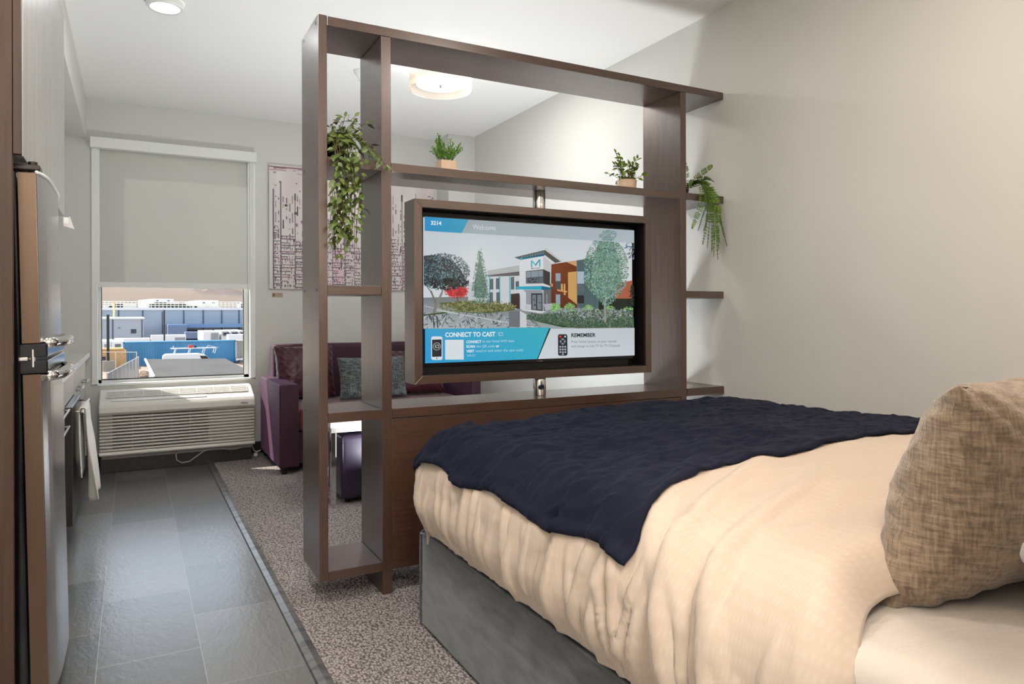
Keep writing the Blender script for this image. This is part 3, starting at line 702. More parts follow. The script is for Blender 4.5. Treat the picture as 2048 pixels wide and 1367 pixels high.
# the near edge rolls down to the sheet
roll = np.clip((near+.055-PY)/.055, 0, 1)
rl_ = .055*roll**1.7; X = X-nx*rl_; Y = Y-ny*rl_; Z = Z-nz*rl_
d_m = M('cream_duvet', rgb(217, 204, 189), .82, sheen=.25, bump=(900, .15, I3, .001))
def stripe(mt, axis_scale, c1, c2):
    n = mt.node_tree.nodes; l = mt.node_tree.links; p = n['Principled BSDF']
    tc = n.new('ShaderNodeUVMap'); mp = n.new('ShaderNodeMapping'); mp.inputs['Scale'].default_value = axis_scale
    l.new(tc.outputs[0], mp.inputs[0])
    wv = n.new('ShaderNodeTexWave'); wv.inputs['Scale'].default_value = 1; wv.inputs['Distortion'].default_value = 1.2; wv.inputs['Detail'].default_value = 3; wv.bands_direction = 'Y'
    l.new(mp.outputs[0], wv.inputs[0])
    w2 = n.new('ShaderNodeTexWave'); w2.inputs['Scale'].default_value = .45; w2.bands_direction = 'X'; w2.inputs['Distortion'].default_value = 2; l.new(mp.outputs[0], w2.inputs[0])
    mu = n.new('ShaderNodeMath'); mu.operation = 'MULTIPLY'; l.new(wv.outputs['Fac'], mu.inputs[0]); l.new(w2.outputs['Fac'], mu.inputs[1])
    cr = n.new('ShaderNodeValToRGB'); cr.color_ramp.elements[0].color = c1; cr.color_ramp.elements[1].color = c2
    l.new(mu.outputs[0], cr.inputs[0]); l.new(cr.outputs[0], p.inputs['Base Color'])
stripe(d_m, (26, 40, 26), rgb(194, 175, 157), rgb(199, 181, 163))
dv_mb = MB(); dv_mb.grid([[(X[i, j], Y[i, j], Z[i, j]) for j in range(len(vs_))] for i in range(len(us))])
du = dv_mb.build('duvet', d_m, smooth=True)
def grid_uv(o, U, V):
    uv = o.data.uv_layers.new(name='UVMap'); li = np.zeros(len(o.data.loops), int); o.data.loops.foreach_get('vertex_index', li)
    arr = np.stack([U.ravel()[li], V.ravel()[li]], 1).astype(np.float32); uv.data.foreach_set('uv', arr.ravel())
grid_uv(du, PX, PY2)
so = du.modifiers.new('thick', 'SOLIDIFY'); so.thickness = .012; so.offset = 1
tag(du, 'puffy cream duvet with fine checks, hanging in folds over the bed side', 'duvet')

# navy throw across the foot of the bed
nu, nv = 330, 260
U_, V_ = np.meshgrid(np.linspace(0, 1, nu), np.linspace(0, 1, nv), indexing='ij')
xl = .868 + .012*np.sin(V_*17) - .014*sst((V_-.8)/.2); xr = 2.47 + .01*np.sin(V_*9)
PXt = xl + (xr-xl)*U_
ynear = 1.165 + .175*sst((PXt-.87)/.42) + .01*np.sin(PXt*14) - .015*sst((PXt-1.6)/.8)
yfar = 2.50 + .02*np.sin(PXt*6) - .06*sst((.98-PXt)/.15)
PYt = ynear + (yfar-ynear)*V_
X, Y, Z, nx, ny, nz, L = duvet_pt(PXt, PYt)
edge = np.minimum(np.minimum(U_*(1.6), (1-U_)*1.6), np.minimum(V_*1.2, (1-V_)*1.2))
w = .010 + .006*sst((.028-edge)/.018)*sst(edge/.006)
wr = .0065*(1-np.abs(fbm(PXt*2.2+PYt*1.0+2, PYt*9-PXt*3.2, 2)))**3 + .005*(1-np.abs(fbm(PXt*3-PYt*2+9, PYt*6+PXt*5+3, 2)))**4
w = w + wr + .003*fbm(PXt*18, PYt*22, 2)
# drag folds at the hanging left edge
for s0, am, wd in ((1.30, .010, .02), (1.45, .012, .018), (1.62, .008, .016), (1.83, .009, .02), (2.02, .008, .018), (2.2, .008, .02)):
    w = w + am*np.exp(-((PYt-s0-.35*(PXt-.9))/wd)**2)*sst((1.12-PXt)/.25)
fl = .018*sst((.03-(PXt-xl))/.03)*(0.4+.6*np.sin(PYt*23))       # the hem stands off a little
X += nx*(w+np.maximum(fl, 0)); Y += ny*(w+np.maximum(fl, 0)); Z += nz*w
th_m = M('navy_fleece', rgb(15, 18, 36), .85, spec=.2, sheen=.07, bump=(600, .2, I3, .001), var=(7, rgb(20, 23, 40), (1, 2, 1), .4, .65))
th_m.node_tree.nodes['Principled BSDF'].inputs['Sheen Tint'].default_value = rgb(150, 155, 190)
tb = MB(); tb.grid([[(X[i, j], Y[i, j], Z[i, j]) for j in range(nv)] for i in range(nu)])
to = tb.build('throw_blanket', th_m, smooth=True); so = to.modifiers.new('thick', 'SOLIDIFY'); so.thickness = .005; so.offset = 1
tag(to, 'navy blue fleece throw spread across the foot of the bed', 'blanket')

# cushions: pinched square pad between two seams
def pad(mb, cx, cy, cz, ax, ay, an, w, h, t, seed=0, n=56, pinch=.06, wr=.004, sag=0, flat=2.2, ex=.42):
    ax, ay, an = Vector(ax).normalized(), Vector(ay).normalized(), Vector(an).normalized(); C0 = Vector((cx, cy, cz))
    for sgn in (1, -1):
        P = []
        for i in range(n):
            row = []
            for j in range(n):
                u = -math.cos(PI*i/(n-1)); v = -math.cos(PI*j/(n-1))
                e1 = (1-abs(u)**flat)*(1-abs(v)**flat); th = t/2*max(e1, 0)**ex
                pu = u*(1-pinch*(1-v*v)); pv = v*(1-pinch*(1-u*u))
                k = max(e1, 0)**.5
                wq = wr*k*float(fbm(u*2.4+seed*3.1+sgn, v*2.4+seed, 3)) + wr*.5*(1-k)*math.sin(24*(u+v)+seed)*(e1 > 0)
                p = C0 + ax*(pu*w/2) + ay*(pv*h/2 - sag*(1-v)*.5*k) + an*(sgn*(th+wq*1.2))
                row.append(p)
            P.append(row)
        if sgn < 0: P = P[::-1]
        mb.grid(P)
    return mb
def weave_mat(name, c1, c2, sc_=180, bstr=.6):
    mt = bpy.data.materials.new(name); mt.use_nodes = True; n = mt.node_tree.nodes; l = mt.node_tree.links
    p = n['Principled BSDF']; p.inputs['Roughness'].default_value = .9; p.inputs['Sheen Weight'].default_value = .3
    tc = n.new('ShaderNodeTexCoord')
    outs = []
    for s in ((1, 1, .12), (.15, .15, 1)):
        mp = n.new('ShaderNodeMapping'); mp.inputs['Scale'].default_value = s; l.new(tc.outputs['Object'], mp.inputs[0])
        z = n.new('ShaderNodeTexNoise'); z.inputs['Scale'].default_value = sc_; z.inputs['Detail'].default_value = 3; l.new(mp.outputs[0], z.inputs[0]); outs.append(z.outputs['Fac'])
    mu = n.new('ShaderNodeMath'); mu.operation = 'ADD'; l.new(outs[0], mu.inputs[0]); l.new(outs[1], mu.inputs[1])
    big = n.new('ShaderNodeTexNoise'); big.inputs['Scale'].default_value = 14; l.new(tc.outputs['Object'], big.inputs[0])
    m2 = n.new('ShaderNodeMath'); m2.operation = 'MULTIPLY_ADD'; m2.inputs[1].default_value = .35; l.new(big.outputs['Fac'], m2.inputs[0]); l.new(mu.outputs[0], m2.inputs[2])
    cr = n.new('ShaderNodeValToRGB'); cr.color_ramp.elements[0].position = .93; cr.color_ramp.elements[1].position = 1.0
    mr = n.new('ShaderNodeMapRange'); mr.inputs['From Min'].default_value = .95; mr.inputs['From Max'].default_value = 1.4; l.new(m2.outputs[0], mr.inputs[0])
    cr.color_ramp.elements[0].position = .0; cr.color_ramp.elements[1].position = 1.0
    cr.color_ramp.elements[0].color = c1; cr.color_ramp.elements[1].color = c2; l.new(mr.outputs[0], cr.inputs[0]); l.new(cr.outputs[0], p.inputs['Base Color'])
    b = n.new('ShaderNodeBump'); b.inputs['Strength'].default_value = bstr; b.inputs['Distance'].default_value = .003; l.new(mu.outputs[0], b.inputs['Height']); l.new(b.outputs[0], p.inputs['Normal'])
    return mt
tan_m = weave_mat('tan_chenille', rgb(114, 96, 78), rgb(158, 137, 114), 170, .7)
cz0 = .672
tl = MB(); lean = Vector((.10, -.30, 1)).normalized()
pad(tl, 1.432, .735, cz0+.178, (1, .03, .03), lean, (0, 1, .30), .57, .42, .27, seed=3, pinch=.09, wr=.010, flat=2.3, ex=.5)
tan = tl.build('accent_pillow', tan_m, smooth=True)
tag(tan, 'square tan textured pillow standing upright on the near end of the bed', 'pillow')
wp = MB(); pad(wp, 1.60, .545, cz0+.095, (1, 0, 0), (0, .985, .17), (0, -.17, .985), .68, .34, .17, seed=5, wr=.008)
tag(wp.build('sleeping_pillow', M('white_pillowcase', rgb(232, 230, 226), .8, sheen=.2), smooth=True), 'white sleeping pillow behind the tan pillow at the right edge', 'pillow')

# ------------------------------------------------------------------ kitchen run along the left wall
lam_m = M('pale_grey_laminate', rgb(172, 171, 167), .3, spec=.6, var=(3, rgb(148, 147, 142), (14, 14, .5), .3, .7), bump=(50, .04, (10, 10, .4), .002))
brownp = M('brown_laminate', rgb(74, 52, 39), .5, var=(5, rgb(60, 42, 32), (14, 14, .5), .3, .7))
tp = T('fridge_enclosure_panel', 'full height brown wood end panel at the left edge beside the refrigerator', 'end panel', (-.6, 2.36, 0))
box('panel', (-.93, 2.35, 0), (-.289, 2.375, 2.485), brownp, tp, bevel=.001)
box('edge_strip', (-.2875, 2.351, 1.602), (-.2695, 2.375, 2.495), brownp, tp, bevel=.001)
# wall cabinets: units above and beyond the fridge
cab_z0, cab_z1, cab_x = 1.604, 2.495, -.268
units = ((2.38, 3.103, 'pale wall cabinet above the refrigerator, nearest of two'), (3.106, 3.74, 'pale wall cabinet beyond the refrigerator, ending before the window wall'))
for y0, y1, lb in units:
    c = T('wall_cabinet', lb, 'cabinet', (-.63, (y0+y1)/2, cab_z0), 'pale wall cabinets above the fridge and counter')
    box('carcass', (-.93, y0, cab_z0), (cab_x-.02, y1, cab_z1), lam_m, c)
    ym = 2.72 if y0 < 3 else 3.43
    for a, b in ((y0, ym-.001), (ym+.001, y1)): box('door', (cab_x-.019, a+.001, cab_z0-.002), (cab_x, b-.001, cab_z1), lam_m, c, bevel=.0015)
# refrigerator, leaning very slightly back
steel = M('stainless_door', rgb(196, 194, 192), .26, 1, bump=(90, .06, (1, 30, .6), .001))
edge_m = M('door_edge_warm_steel', rgb(104, 84, 70), .34, .85, bump=(90, .05, (30, 1, .5), .001))  # steel edge; its warm reflection is put into the brown base colour
fz = T('refrigerator', 'tall stainless steel refrigerator with black sides at the left edge of the room', 'refrigerator', (-.5, 2.7, 0))
box('body', (-.87, 2.415, .03), (-.262, 2.985, 1.565), blackg, fz, bevel=.006)
def fdoor(z0, z1):
    d = MB(); pts = []; n = 14
    for k in range(n+1):
        t = k/n; pts.append((-.232+.037*(1-(2*t-1)**4*.55)-.0, 2.42+.56*t))
    poly_ = [(-.255, 2.42)] + [(x, y) for x, y in pts] + [(-.255, 2.98)]
    d.prism(poly_, 'Z', z0, z1); return d
for z0, z1 in ((.06, .988), (1.075, 1.56)):
    o = fdoor(z0, z1).build('door', [steel], fz, bevel=.004, fix=True)
    if z1 > 1.2:
        tt = MB(); tt.tube([(-.232+.037*(1-(2*k/24-1)**4*.55)+.001, 2.42+.56*k/24, z1+.002) for k in range(25)], .005, 6); tt.build('top_highlight', trimw_m, o, smooth=True)  # white tube stands for the highlight along the door's top rim
    MB().box((-.2585, 2.4175, z0+.001), (-.2165, 2.4195, z1-.001)).build('door_edge', edge_m, o)
    # black end cap and bright pull where the doors meet
    if z0 < .5: capz = (.989, 1.027); hz = (.955, 1.005)
    else: capz = (1.035, 1.074); hz = (1.05, 1.10)
    box('door_cap', (-.268, 2.418, capz[0]), (-.198, 2.975, capz[1]), blackg, o, bevel=.004)
    h = MB()
    zz = (hz[0]+hz[1])/2
    h.tube([(-.205, 2.44, zz+.0), (-.188, 2.47, zz), (-.172, 2.53, zz), (-.168, 2.74, zz), (-.176, 2.84, zz), (-.2, 2.90, zz)], .016, 10)
    h.build('pull_handle', chrome, o, smooth=True)
hg = MB(); hg.box((-.285, 2.42, 1.567), (-.205, 2.48, 1.583), .004); hg.cyl((-.225, 2.45, 1.555), .012, .04, 'Z', 14); hg.build('hinge_cover', M('hinge_black', rgb(40, 28, 22), .3), fz)
hm_ = MB(); hm_.box((-.29, 2.414, 1.026), (-.245, 2.46, 1.038), .003); hm_.cyl((-.235, 2.425, 1.008), .008, .05, 'Z', 12); hm_.build('hinge', chrome, fz)
fz.rotation_euler = (0, math.radians(-1.1), 0); fz.location.x += .003
cdo = T('clip', 'small white clip at the far top corner of the refrigerator door', 'clip', (-.2, 2.9, 1.5))
MB().box((-.216, 2.948, 1.480), (-.198, 2.962, 1.505), .003).build('clip_body', M('clip_white', rgb(222, 222, 220), .4), cdo, smooth=True)
MB().prism([(-.216, 1.475), (-.182, 1.465), (-.196, 1.51)], 'Y', 2.949, 2.962).build('clip_flap', M('clip_grey', rgb(196, 196, 194), .4), cdo, fix=True)
# base cabinets and worktop
ct = T('worktop', 'white worktop running from the refrigerator to the window wall', 'worktop', (-.6, 4.9, .842))
cm = MB(); cm.box((-.945, 2.995, .842), (-.287, YW-.002, .880)); cm.build('slab', M('white_quartz', rgb(214, 214, 210), .22, var=(40, rgb(200, 200, 198), I3, .4, .6)), ct, bevel=.003)
box('backsplash', (-.949, 2.995, .8805), (-.935, YW-.002, .98), lam_m, ct)
hb = T('cooktop', 'black glass cooktop with a steel rim set into the white worktop', 'cooktop', (-.6, 4.45, .88))
box('glass', (-.87, 4.0, .8805), (-.36, 4.78, .886), blackg, hb, bevel=.002)
box('rim', (-.36, 3.99, .8805), (-.350, 4.79, .888), chromeb, hb, bevel=.001)
def pull(y0, y1, z, par):
    h = MB(); x = -.30
    h.tube([(x+.001, y0+.015, z), (x+.026, y0+.015, z)], .004, 8); h.tube([(x+.001, y1-.015, z), (x+.026, y1-.015, z)], .004, 8); h.tube([(x+.026, y0, z), (x+.026, y1, z)], .0055, 8)
    h.build('bar_handle', chromeb, par, smooth=True)
bcab = [(3.0, 4.16, 'd', 'pale base cabinet between the refrigerator and the dark oven'), (4.80, 5.35, 'r', 'pale base cabinet with bar handles just past the dark oven'), (5.353, 5.88, 'r', 'pale drawer cabinet at the window end of the kitchen run')]
for y0, y1, kd, lb in bcab:
    c = T('base_cabinet', lb, 'cabinet', (-.62, (y0+y1)/2, 0), 'pale base cabinets under the worktop')
    box('carcass', (-.93, y0, .1), (-.321, y1, .84), lam_m, c); box('plinth', (-.93, y0, 0), (-.37, y1, .099), bb, c)
    if kd == 'd':
        d = box('door', (-.32, y0+.002, .104), (-.30, y1-.002, .66), lam_m, c, bevel=.0015); pull(y0+.1, y1-.1, .62, d)
        d = box('drawer', (-.32, y0+.002, .664), (-.30, y1-.002, .838), lam_m, c, bevel=.0015); pull(y0+.1, y1-.1, .70, d)
    else:
        zs = [.104, .33, .54, .838] if y0 > 5.35 else [.104, .66, .838]
        for k in range(len(zs)-1):
            d = box('drawer', (-.32, y0+.002, zs[k]), (-.30, y1-.002, zs[k+1]-.003), lam_m, c, bevel=.0015)
            pull(y0+.13, y1-.13, zs[k+1]-(.035 if k < len(zs)-2 else .125), d)
fp = box('filler_panel', (-.93, 5.883, 0), (-.33, YW-.002, .84), lam_m); tag(fp, 'plain pale filler panel closing the kitchen run at the window wall', 'panel')
ov = T('oven', 'dark fronted oven below the cooktop with a towel over its handle', 'oven', (-.6, 4.48, 0))
box('housing', (-.93, 4.165, .02), (-.325, 4.795, .838), black, ov)
odoor = box('door', (-.324, 4.165, .105), (-.268, 4.795, .70), [M('oven_front', rgb(96, 92, 88), .3, .8)][0], ov, bevel=.004)
box('door_side', (-.322, 4.1625, .108), (-.270, 4.1645, .697), M('oven_edge', rgb(40, 34, 30), .4), odoor)
box('control_panel', (-.324, 4.165, .705), (-.30, 4.795, .836), chromeb, ov, bevel=.003)
h = MB(); h.tube([(-.268, 4.2, .672), (-.228, 4.2, .672)], .006, 8); h.tube([(-.268, 4.76, .672), (-.228, 4.76, .672)], .006, 8); h.tube([(-.228, 4.18, .672), (-.228, 4.78, .672)], .009, 10)
h.build('bar_handle', chromeb, odoor, smooth=True)
# towel over the handle
tw = MB(); rows = []; n = 46; prof = []
for k in range(n):
    s = k/(n-1)
    if s < .34: prof.append((-.243, .33+.34*s/.34, 0))
    elif s < .46: a = (s-.34)/.12*PI; prof.append((-.2275-.0155*math.cos(a), .672+.0165*math.sin(a), 1))
    else: prof.append((-.212, .672-(s-.46)/.54*.46, 0))
for k, (x, z, q) in enumerate(prof):
    row = []
    for j in range(30):
        y = 4.235+.30*j/29; s = max(0, (.66-z)); fr2 = 1 if k > n*.46 else .3
        row.append((x + fr2*(s*.10*(.6+.4*math.sin(j*.55+1)) + .010*math.sin(j*.75+z*7)*min(1, s*6)), y + .02*math.sin(z*11)*s, z - .014*math.sin(j*.4)*(k > n*.9)))
    rows.append(row)
tw.grid(rows); two = tw.build('hand_towel', M('terry_towel', rgb(222, 216, 212), .95, sheen=.3, bump=(260, .7, I3, .004)), smooth=True)
so = two.modifiers.new('thick', 'SOLIDIFY'); so.thickness = .007; so.offset = 0
tag(two, 'white towel hanging over the oven handle', 'towel')

# ------------------------------------------------------------------ air conditioner under the window
acm = M('ac_plastic', rgb(222, 218, 210), .42)
ac = T('air_conditioner', 'white wall air conditioner with grille standing below the window', 'air conditioner', (.31, 6.1, 0))
ax0, ax1 = -.219, .851; YB = YW-.001
# cap: slanted top
cap = MB(); cap.prism([(YB, .592), (6.19, .592), (6.12, .586), (5.935, .515), (5.915, .492), (5.912, .445), (YB, .445)], 'X', ax0, ax1); cap.build('top_cover', acm, ac, bevel=.008, seg=3, fix=True)
# discharge grille on the slope
sl = Vector((0, 5.935-6.12, .515-.586)).normalized(); nrm = Vector((0, -.358, .934)).normalized()
p0 = Vector((0, 6.112, .5862))
gr = MB()
def slab_on(mb, x0, x1, s0, s1, h0, h1):
    vs = []
    for hh in (h0, h1):
        for s in (s0, s1):
            for x in (x0, x1): q = p0+sl*s+nrm*hh; vs.append((x, q.y, q.z))
    mb.add(vs, [(0, 1, 3, 2), (4, 6, 7, 5), (0, 4, 5, 1), (2, 3, 7, 6), (0, 2, 6, 4), (1, 5, 7, 3)])
dk = MB(); slab_on(dk, ax0+.045, ax1-.045, .012, .108, -.0005, .0012); dk.build('grille_shade', M('grille_shadow', rgb(112, 118, 122), .6), ac)  # flat dark sheet stands for the shade between the grille bars
for k in range(6): slab_on(gr, ax0+.043, ax1-.043, .010+k*.0185, .0175+k*.0185, .0, .006)
for k in range(9): slab_on(gr, ax0+.043+k*.123-.002, ax0+.043+k*.123+.002, .010, .110, .0, .0065)
gr.build('discharge_grille', acm, ac)
dr = MB()
slab_on(dr, ax0+.08, ax0+.43, .125, .165, -.001, .0025); slab_on(dr, ax0+.434, ax0+.72, .125, .165, -.001, .0025); dr.build('control_door', acm, ac, bevel=.0008)
# front shell with louvres
fs_ = MB(); fs_.box((ax0+.004, 5.965, .140), (ax1-.004, YB, .4445)); fs_.build('front_shell', acm, ac, bevel=.004)
dark_l = MB()
nl = 11
for k in range(nl): 
    z = .183+k*.0238
    dark_l.box((ax0+.085, 5.9615, z-.0035), (ax0+.74, 5.9655, z+.0035))
dark_l.build('louvre_slots', M('slot_brown', rgb(44, 36, 30), .7), ac)
lv = MB()
for k in range(nl):
    z = .1725+k*.0238
    lv.prism([(5.966, z-.008), (5.944, z-.006), (5.935, z-.001), (5.937, z+.004), (5.966, z+.0105)], 'X', ax0+.003, ax1-.003)
lv.prism([(5.966, .136), (5.93, .136), (5.924, .146), (5.932, .161), (5.966, .165)], 'X', ax0, ax1)
lv.prism([(5.966, .432), (5.938, .430), (5.926, .436), (5.918, .4448), (5.966, .4448)], 'X', ax0, ax1)
lv.build('louvres', acm, ac, fix=True)
rb = MB()
for k in range(5): rb.box((ax0+.085+.13*(k+1)-.0015, 5.95, .165), (ax0+.085+.13*(k+1)+.0015, 5.966, .44))
rb.build('louvre_ribs', acm, ac)
box('base', (-.211, 5.992, .0), (.837, YB, .104), M('base_dark', rgb(48, 44, 46), .5), ac, bevel=.003)
box('under_tray', (-.205, 5.975, .1045), (.83, YB, .1355), M('tray_grey', rgb(150, 144, 140), .5), ac)
vs, fs = text_geo('Amana', .012); lg = MB(); k_ = .048/2.6
for x, y in vs: pass
w_ = max(v[0] for v in vs); sc_t = .052/w_
lg.add([(.745+(x+.22*y)*sc_t, 5.9115, .462+y*sc_t*1.15) for x, y in vs], fs)
lg.build('logo', black, ac)
cdm = M('cord_grey', rgb(150, 144, 142), .5)
c2 = MB(); c2.tube([(.30, 5.975, .125), (.285, 5.955, .10), (.29, 5.95, .06), (.325, 5.95, .035), (.38, 5.95, .04), (.43, 5.952, .075), (.48, 5.955, .108), (.53, 5.957, .120), (.60, 5.957, .118), (.66, 5.957, .106), (.72, 5.957, .104), (.78, 5.96, .118), (.83, 5.975, .130)], .0055, 8)
tag(c2.build('power_cord', cdm, smooth=True), 'grey white cord looping under the air conditioner', 'cord')
c3 = MB(); c3.tube([(.852, 6.12, .115), (.862, 6.11, .07), (.875, 6.12, .045), (.90, 6.13, .035), (.925, 6.14, .045)], .005, 8)
c3.box((.868, 6.09, .0065), (.895, 6.12, .032), .004)
tag(c3.build('power_cord', trimw_m, smooth=False), 'short white cord with plug on the floor between air conditioner and sofa', 'cord')

# ------------------------------------------------------------------ sofa
vel = M('plum_velvet', rgb(62, 29, 46), .66, sheen=.32, var=(7, rgb(46, 21, 34), (1, 1, .6), .35, .7), bump=(500, .15, I3, .001))
vel.node_tree.nodes['Principled BSDF'].inputs['Sheen Tint'].default_value = rgb(190, 140, 190)
red_v = M('maroon_seat_velvet', rgb(112, 44, 52), .6, sheen=.6, var=(14, rgb(84, 30, 38), (1, 4, 1), .35, .7), bump=(400, .2, I3, .002))
sf = T('sofa', 'plum purple velvet sofa against the window wall behind the divider', 'sofa', (1.75, 5.7, 0))
for x0, x1 in ((.925, 1.062), (2.44, 2.525)):
    MB().box((x0, 5.27, .055), (x1, 6.13, .655), .012).build('arm', vel, sf, smooth=True)
MB().box((1.0, 5.985, .10), (2.52, 6.16, .915), .035).build('backrest', vel, sf, smooth=True)
MB().box((1.064, 5.31, .07), (2.438, 5.984, .30), .01).build('seat_base', vel, sf, smooth=True)
for x0, x1 in ((1.066, 1.75), (1.754, 2.436)): MB().box((x0, 5.285, .302), (x1, 5.983, .47), .035).build('seat_cushion', red_v, sf, smooth=True)
for x in (.945, 2.505):
    for y in (5.31, 6.08): MB().lathe((x+.02*(x < 1), y, .006), [(.0, 0), (.018, 0), (.024, .05), (0, .05)], 16).build('leg', black, sf)
pm = M('plum_satin', rgb(66, 22, 36), .32, sheen=.4, bump=(14, .2, (1, 1, 3), .02))
q = MB(); pad(q, 1.22, 5.82, .70, (1, 0, 0), (0, .25, 1), (0, -1, .25), .47, .43, .20, seed=8, wr=.012); tag(q.build('back_cushion', pm, smooth=True), 'glossy plum back cushion at the left end of the sofa', 'cushion', 'plum sofa cushions')
q = MB(); pad(q, 2.12, 5.76, .665, (1, 0, 0), (0, .5, 1), (0, -1, .5), .50, .40, .19, seed=12, wr=.012); tag(q.build('back_cushion', pm, smooth=True), 'dark plum cushion at the right end of the sofa, mostly behind the television', 'cushion', 'plum sofa cushions')
gm = weave_mat('charcoal_boucle', rgb(38, 46, 50), rgb(112, 120, 118), 120, .8)
q = MB(); pad(q, 1.72, 5.63, .648, (1, 0, 0), (0, .28, 1), (0, -1, .28), .56, .34, .17, seed=15, wr=.008); tag(q.build('lumbar_pillow', gm, smooth=True), 'dark grey woven lumbar pillow in the middle of the sofa', 'pillow')

# nesting table and ottomans
nt_ = T('side_table', 'white topped table on chrome legs behind the divider', 'table', (1.4, 4.5, 0))
tx0, tx1, ty0, ty1 = 1.035, 1.95, 4.235, 4.85
box('table_top', (tx0, ty0, .482), (tx1, ty1, .515), M('white_laminate', rgb(214, 206, 198), .3), nt_, bevel=.002)
box('apron', (tx0+.006, ty0+.006, .452), (tx1-.006, ty1-.006, .4815), chromeb, nt_)
for x in (tx0+.005, tx1-.035):
    for y in (ty0+.006, ty1-.036): box('leg', (x, y, .006), (x+.03, y+.03, .4515), chrome, nt_, bevel=.001)
for x in (tx0+.008, tx1-.032): box('floor_runner', (x, ty0+.038, .008), (x+.024, ty1-.038, .022), chrome, nt_)
ott = M('aubergine_leather', rgb(50, 40, 62), .33, spec=.6, bump=(300, .1, I3, .001))
for x0, y0, lb in ((1.115, 4.29, 'dark aubergine leather cube ottoman nearest, under the white table'), (1.155, 4.72, 'dark aubergine cube ottoman behind the first, nearer the sofa')):
    t = T('ottoman', lb, 'ottoman', (x0+.2, y0+.2, 0), 'aubergine cube ottomans')
    MB().box((x0, y0, .03), (x0+.40, y0+.38, .425), .028).build('body', ott, t, smooth=True)
    for a in (.05, .35):
        for b in (.05, .33): MB().cyl((x0+a, y0+b, .006), .016, .03, 'Z', 14).build('foot', black, t)

# ------------------------------------------------------------------ abstract canvas and its plaque
av = T('canvas_painting', 'abstract white and plum canvas of drips and grids above the sofa', 'painting', (1.75, YW, 1.9))
cx0, cx1, cy_, cz_0, cz_1 = 1.012, 2.492, 6.222, 1.376, 2.424
box('canvas', (cx0, cy_, cz_0), (cx1, YW-.001, cz_1), M('canvas_white', rgb(224, 218, 216), .85, var=(5, rgb(212, 202, 202), (1, 1, .25), .4, .7)), av, bevel=.004)
bk = MB(); ra = random.Random(4); lay = 0
cols = [(122, 104, 114), (104, 90, 98), (148, 120, 130), (142, 132, 138), (92, 80, 88)]
pal = [(182, 156, 164), (198, 176, 182), (170, 136, 148)]
def stroke(x0, z0, x1, z1, c, y=0):
    bk.col = rgb(*[min(255, max(0, v+ra.randint(-12, 12))) for v in c]); x0, x1 = max(cx0+.004, x0), min(cx1-.004, x1); z0, z1 = max(cz_0+.004, z0), min(cz_1-.004, z1)
    if x1 <= x0 or z1 <= z0: return
    j = lambda: ra.uniform(-.0012, .0012); yy_ = cy_-.0006-.0001*y
    bk.add([(x0+j(), yy_, z0+j()), (x1+j(), yy_, z0+j()), (x1+j(), yy_, z1+j()), (x0+j(), yy_, z1+j())], [(0, 1, 2, 3)])
Wc = cx1-cx0; Hc = cz_1-cz_0
for k in range(60):     # ragged upper band
    x = cx0+ra.random()*Wc; w_ = ra.uniform(.02, .16); d = ra.uniform(.002, .012); z = cz_1-.012-ra.random()**2*.07; stroke(x, z-d, x+w_, z, ra.choice(pal+cols[:1]), k % 9)
stroke(cx0, cz_1-.022, cx1, cz_1-.012, (140, 104, 122), 10)
x = cx0+.03
while x < cx1-.03:
    top = cz_1-.12-ra.random()*.12; stroke(x, cz_0, x+ra.uniform(.006, .011), top, ra.choice(cols), 12)
    if ra.random() < .4: stroke(x-.004, top-.06, x+.012, top, ra.choice(cols), 13)
    nx2 = x+ra.uniform(.055, .13); xx = x+.02
    dens0 = cz_0+Hc*ra.uniform(.25, .6)
    while xx < nx2-.012:    # broken dashes
        z = cz_1-.18-ra.random()*.1
        while z > dens0-.1:
            ln = ra.uniform(.01, .09); 
            if ra.random() < .62: stroke(xx, z-ln, xx+ra.uniform(.005, .010), z, ra.choice(cols), 14)
            z -= ln+ra.uniform(.012, .06)
        xx += ra.uniform(.018, .03)
    # maze in the lower part
    z = dens0
    if ra.random() < .4: stroke(x+.01, cz_0, nx2-.01, dens0, ra.choice([(214, 196, 200), (208, 190, 194), (218, 202, 204)]), 2)
    while z > cz_0+.01:
        st = ra.uniform(.016, .036)
        if ra.random() < .85: stroke(x, z-.007, x+(nx2-x)*ra.choice((1, .5, .7)), z, ra.choice(cols), 15)
        a = x+ra.uniform(.006, .016)
        while a < nx2:
            if ra.random() < .7: stroke(a, z-st*ra.uniform(.4, 1), a+.0065, z, ra.choice(cols), 16)
            if ra.random() < .22: stroke(a, z-st*.7, a+.014, z-st*.2, ra.choice(pal+cols[:2]), 17)
            a += ra.uniform(.016, .03)
        z -= st
    x = nx2
for k in range(14):
    x = cx0+ra.random()*Wc; z = cz_1-.14-ra.random()*.5; stroke(x, z, x+ra.uniform(.01, .03), z+ra.uniform(.004, .03), ra.choice(cols), 18)
bk.col = None
bk.build('brushwork', attr_mat('paint_marks', rough=.7), av, cattr=True)
pq = T('artwork_plaque', 'small tan label plate on the wall below the canvas', 'plaque', (1.08, YW, 1.32))
box('plate', (1.037, YW-.004, 1.307), (1.127, YW-.0005, 1.345), M('plate_tan', rgb(182, 160, 142), .5), pq, bevel=.001)
box('emblem', (1.043, YW-.0048, 1.313), (1.062, YW-.0042, 1.337), M('emblem_brown', rgb(120, 98, 84), .5), pq)
ln_ = MB()
for k in range(4): ln_.box((1.070, YW-.0048, 1.315+k*.0062), (1.114-.006*(k % 2), YW-.0042, 1.3168+k*.0062))
ln_.build('text_lines', M('engraving', rgb(140, 120, 104), .5), pq)

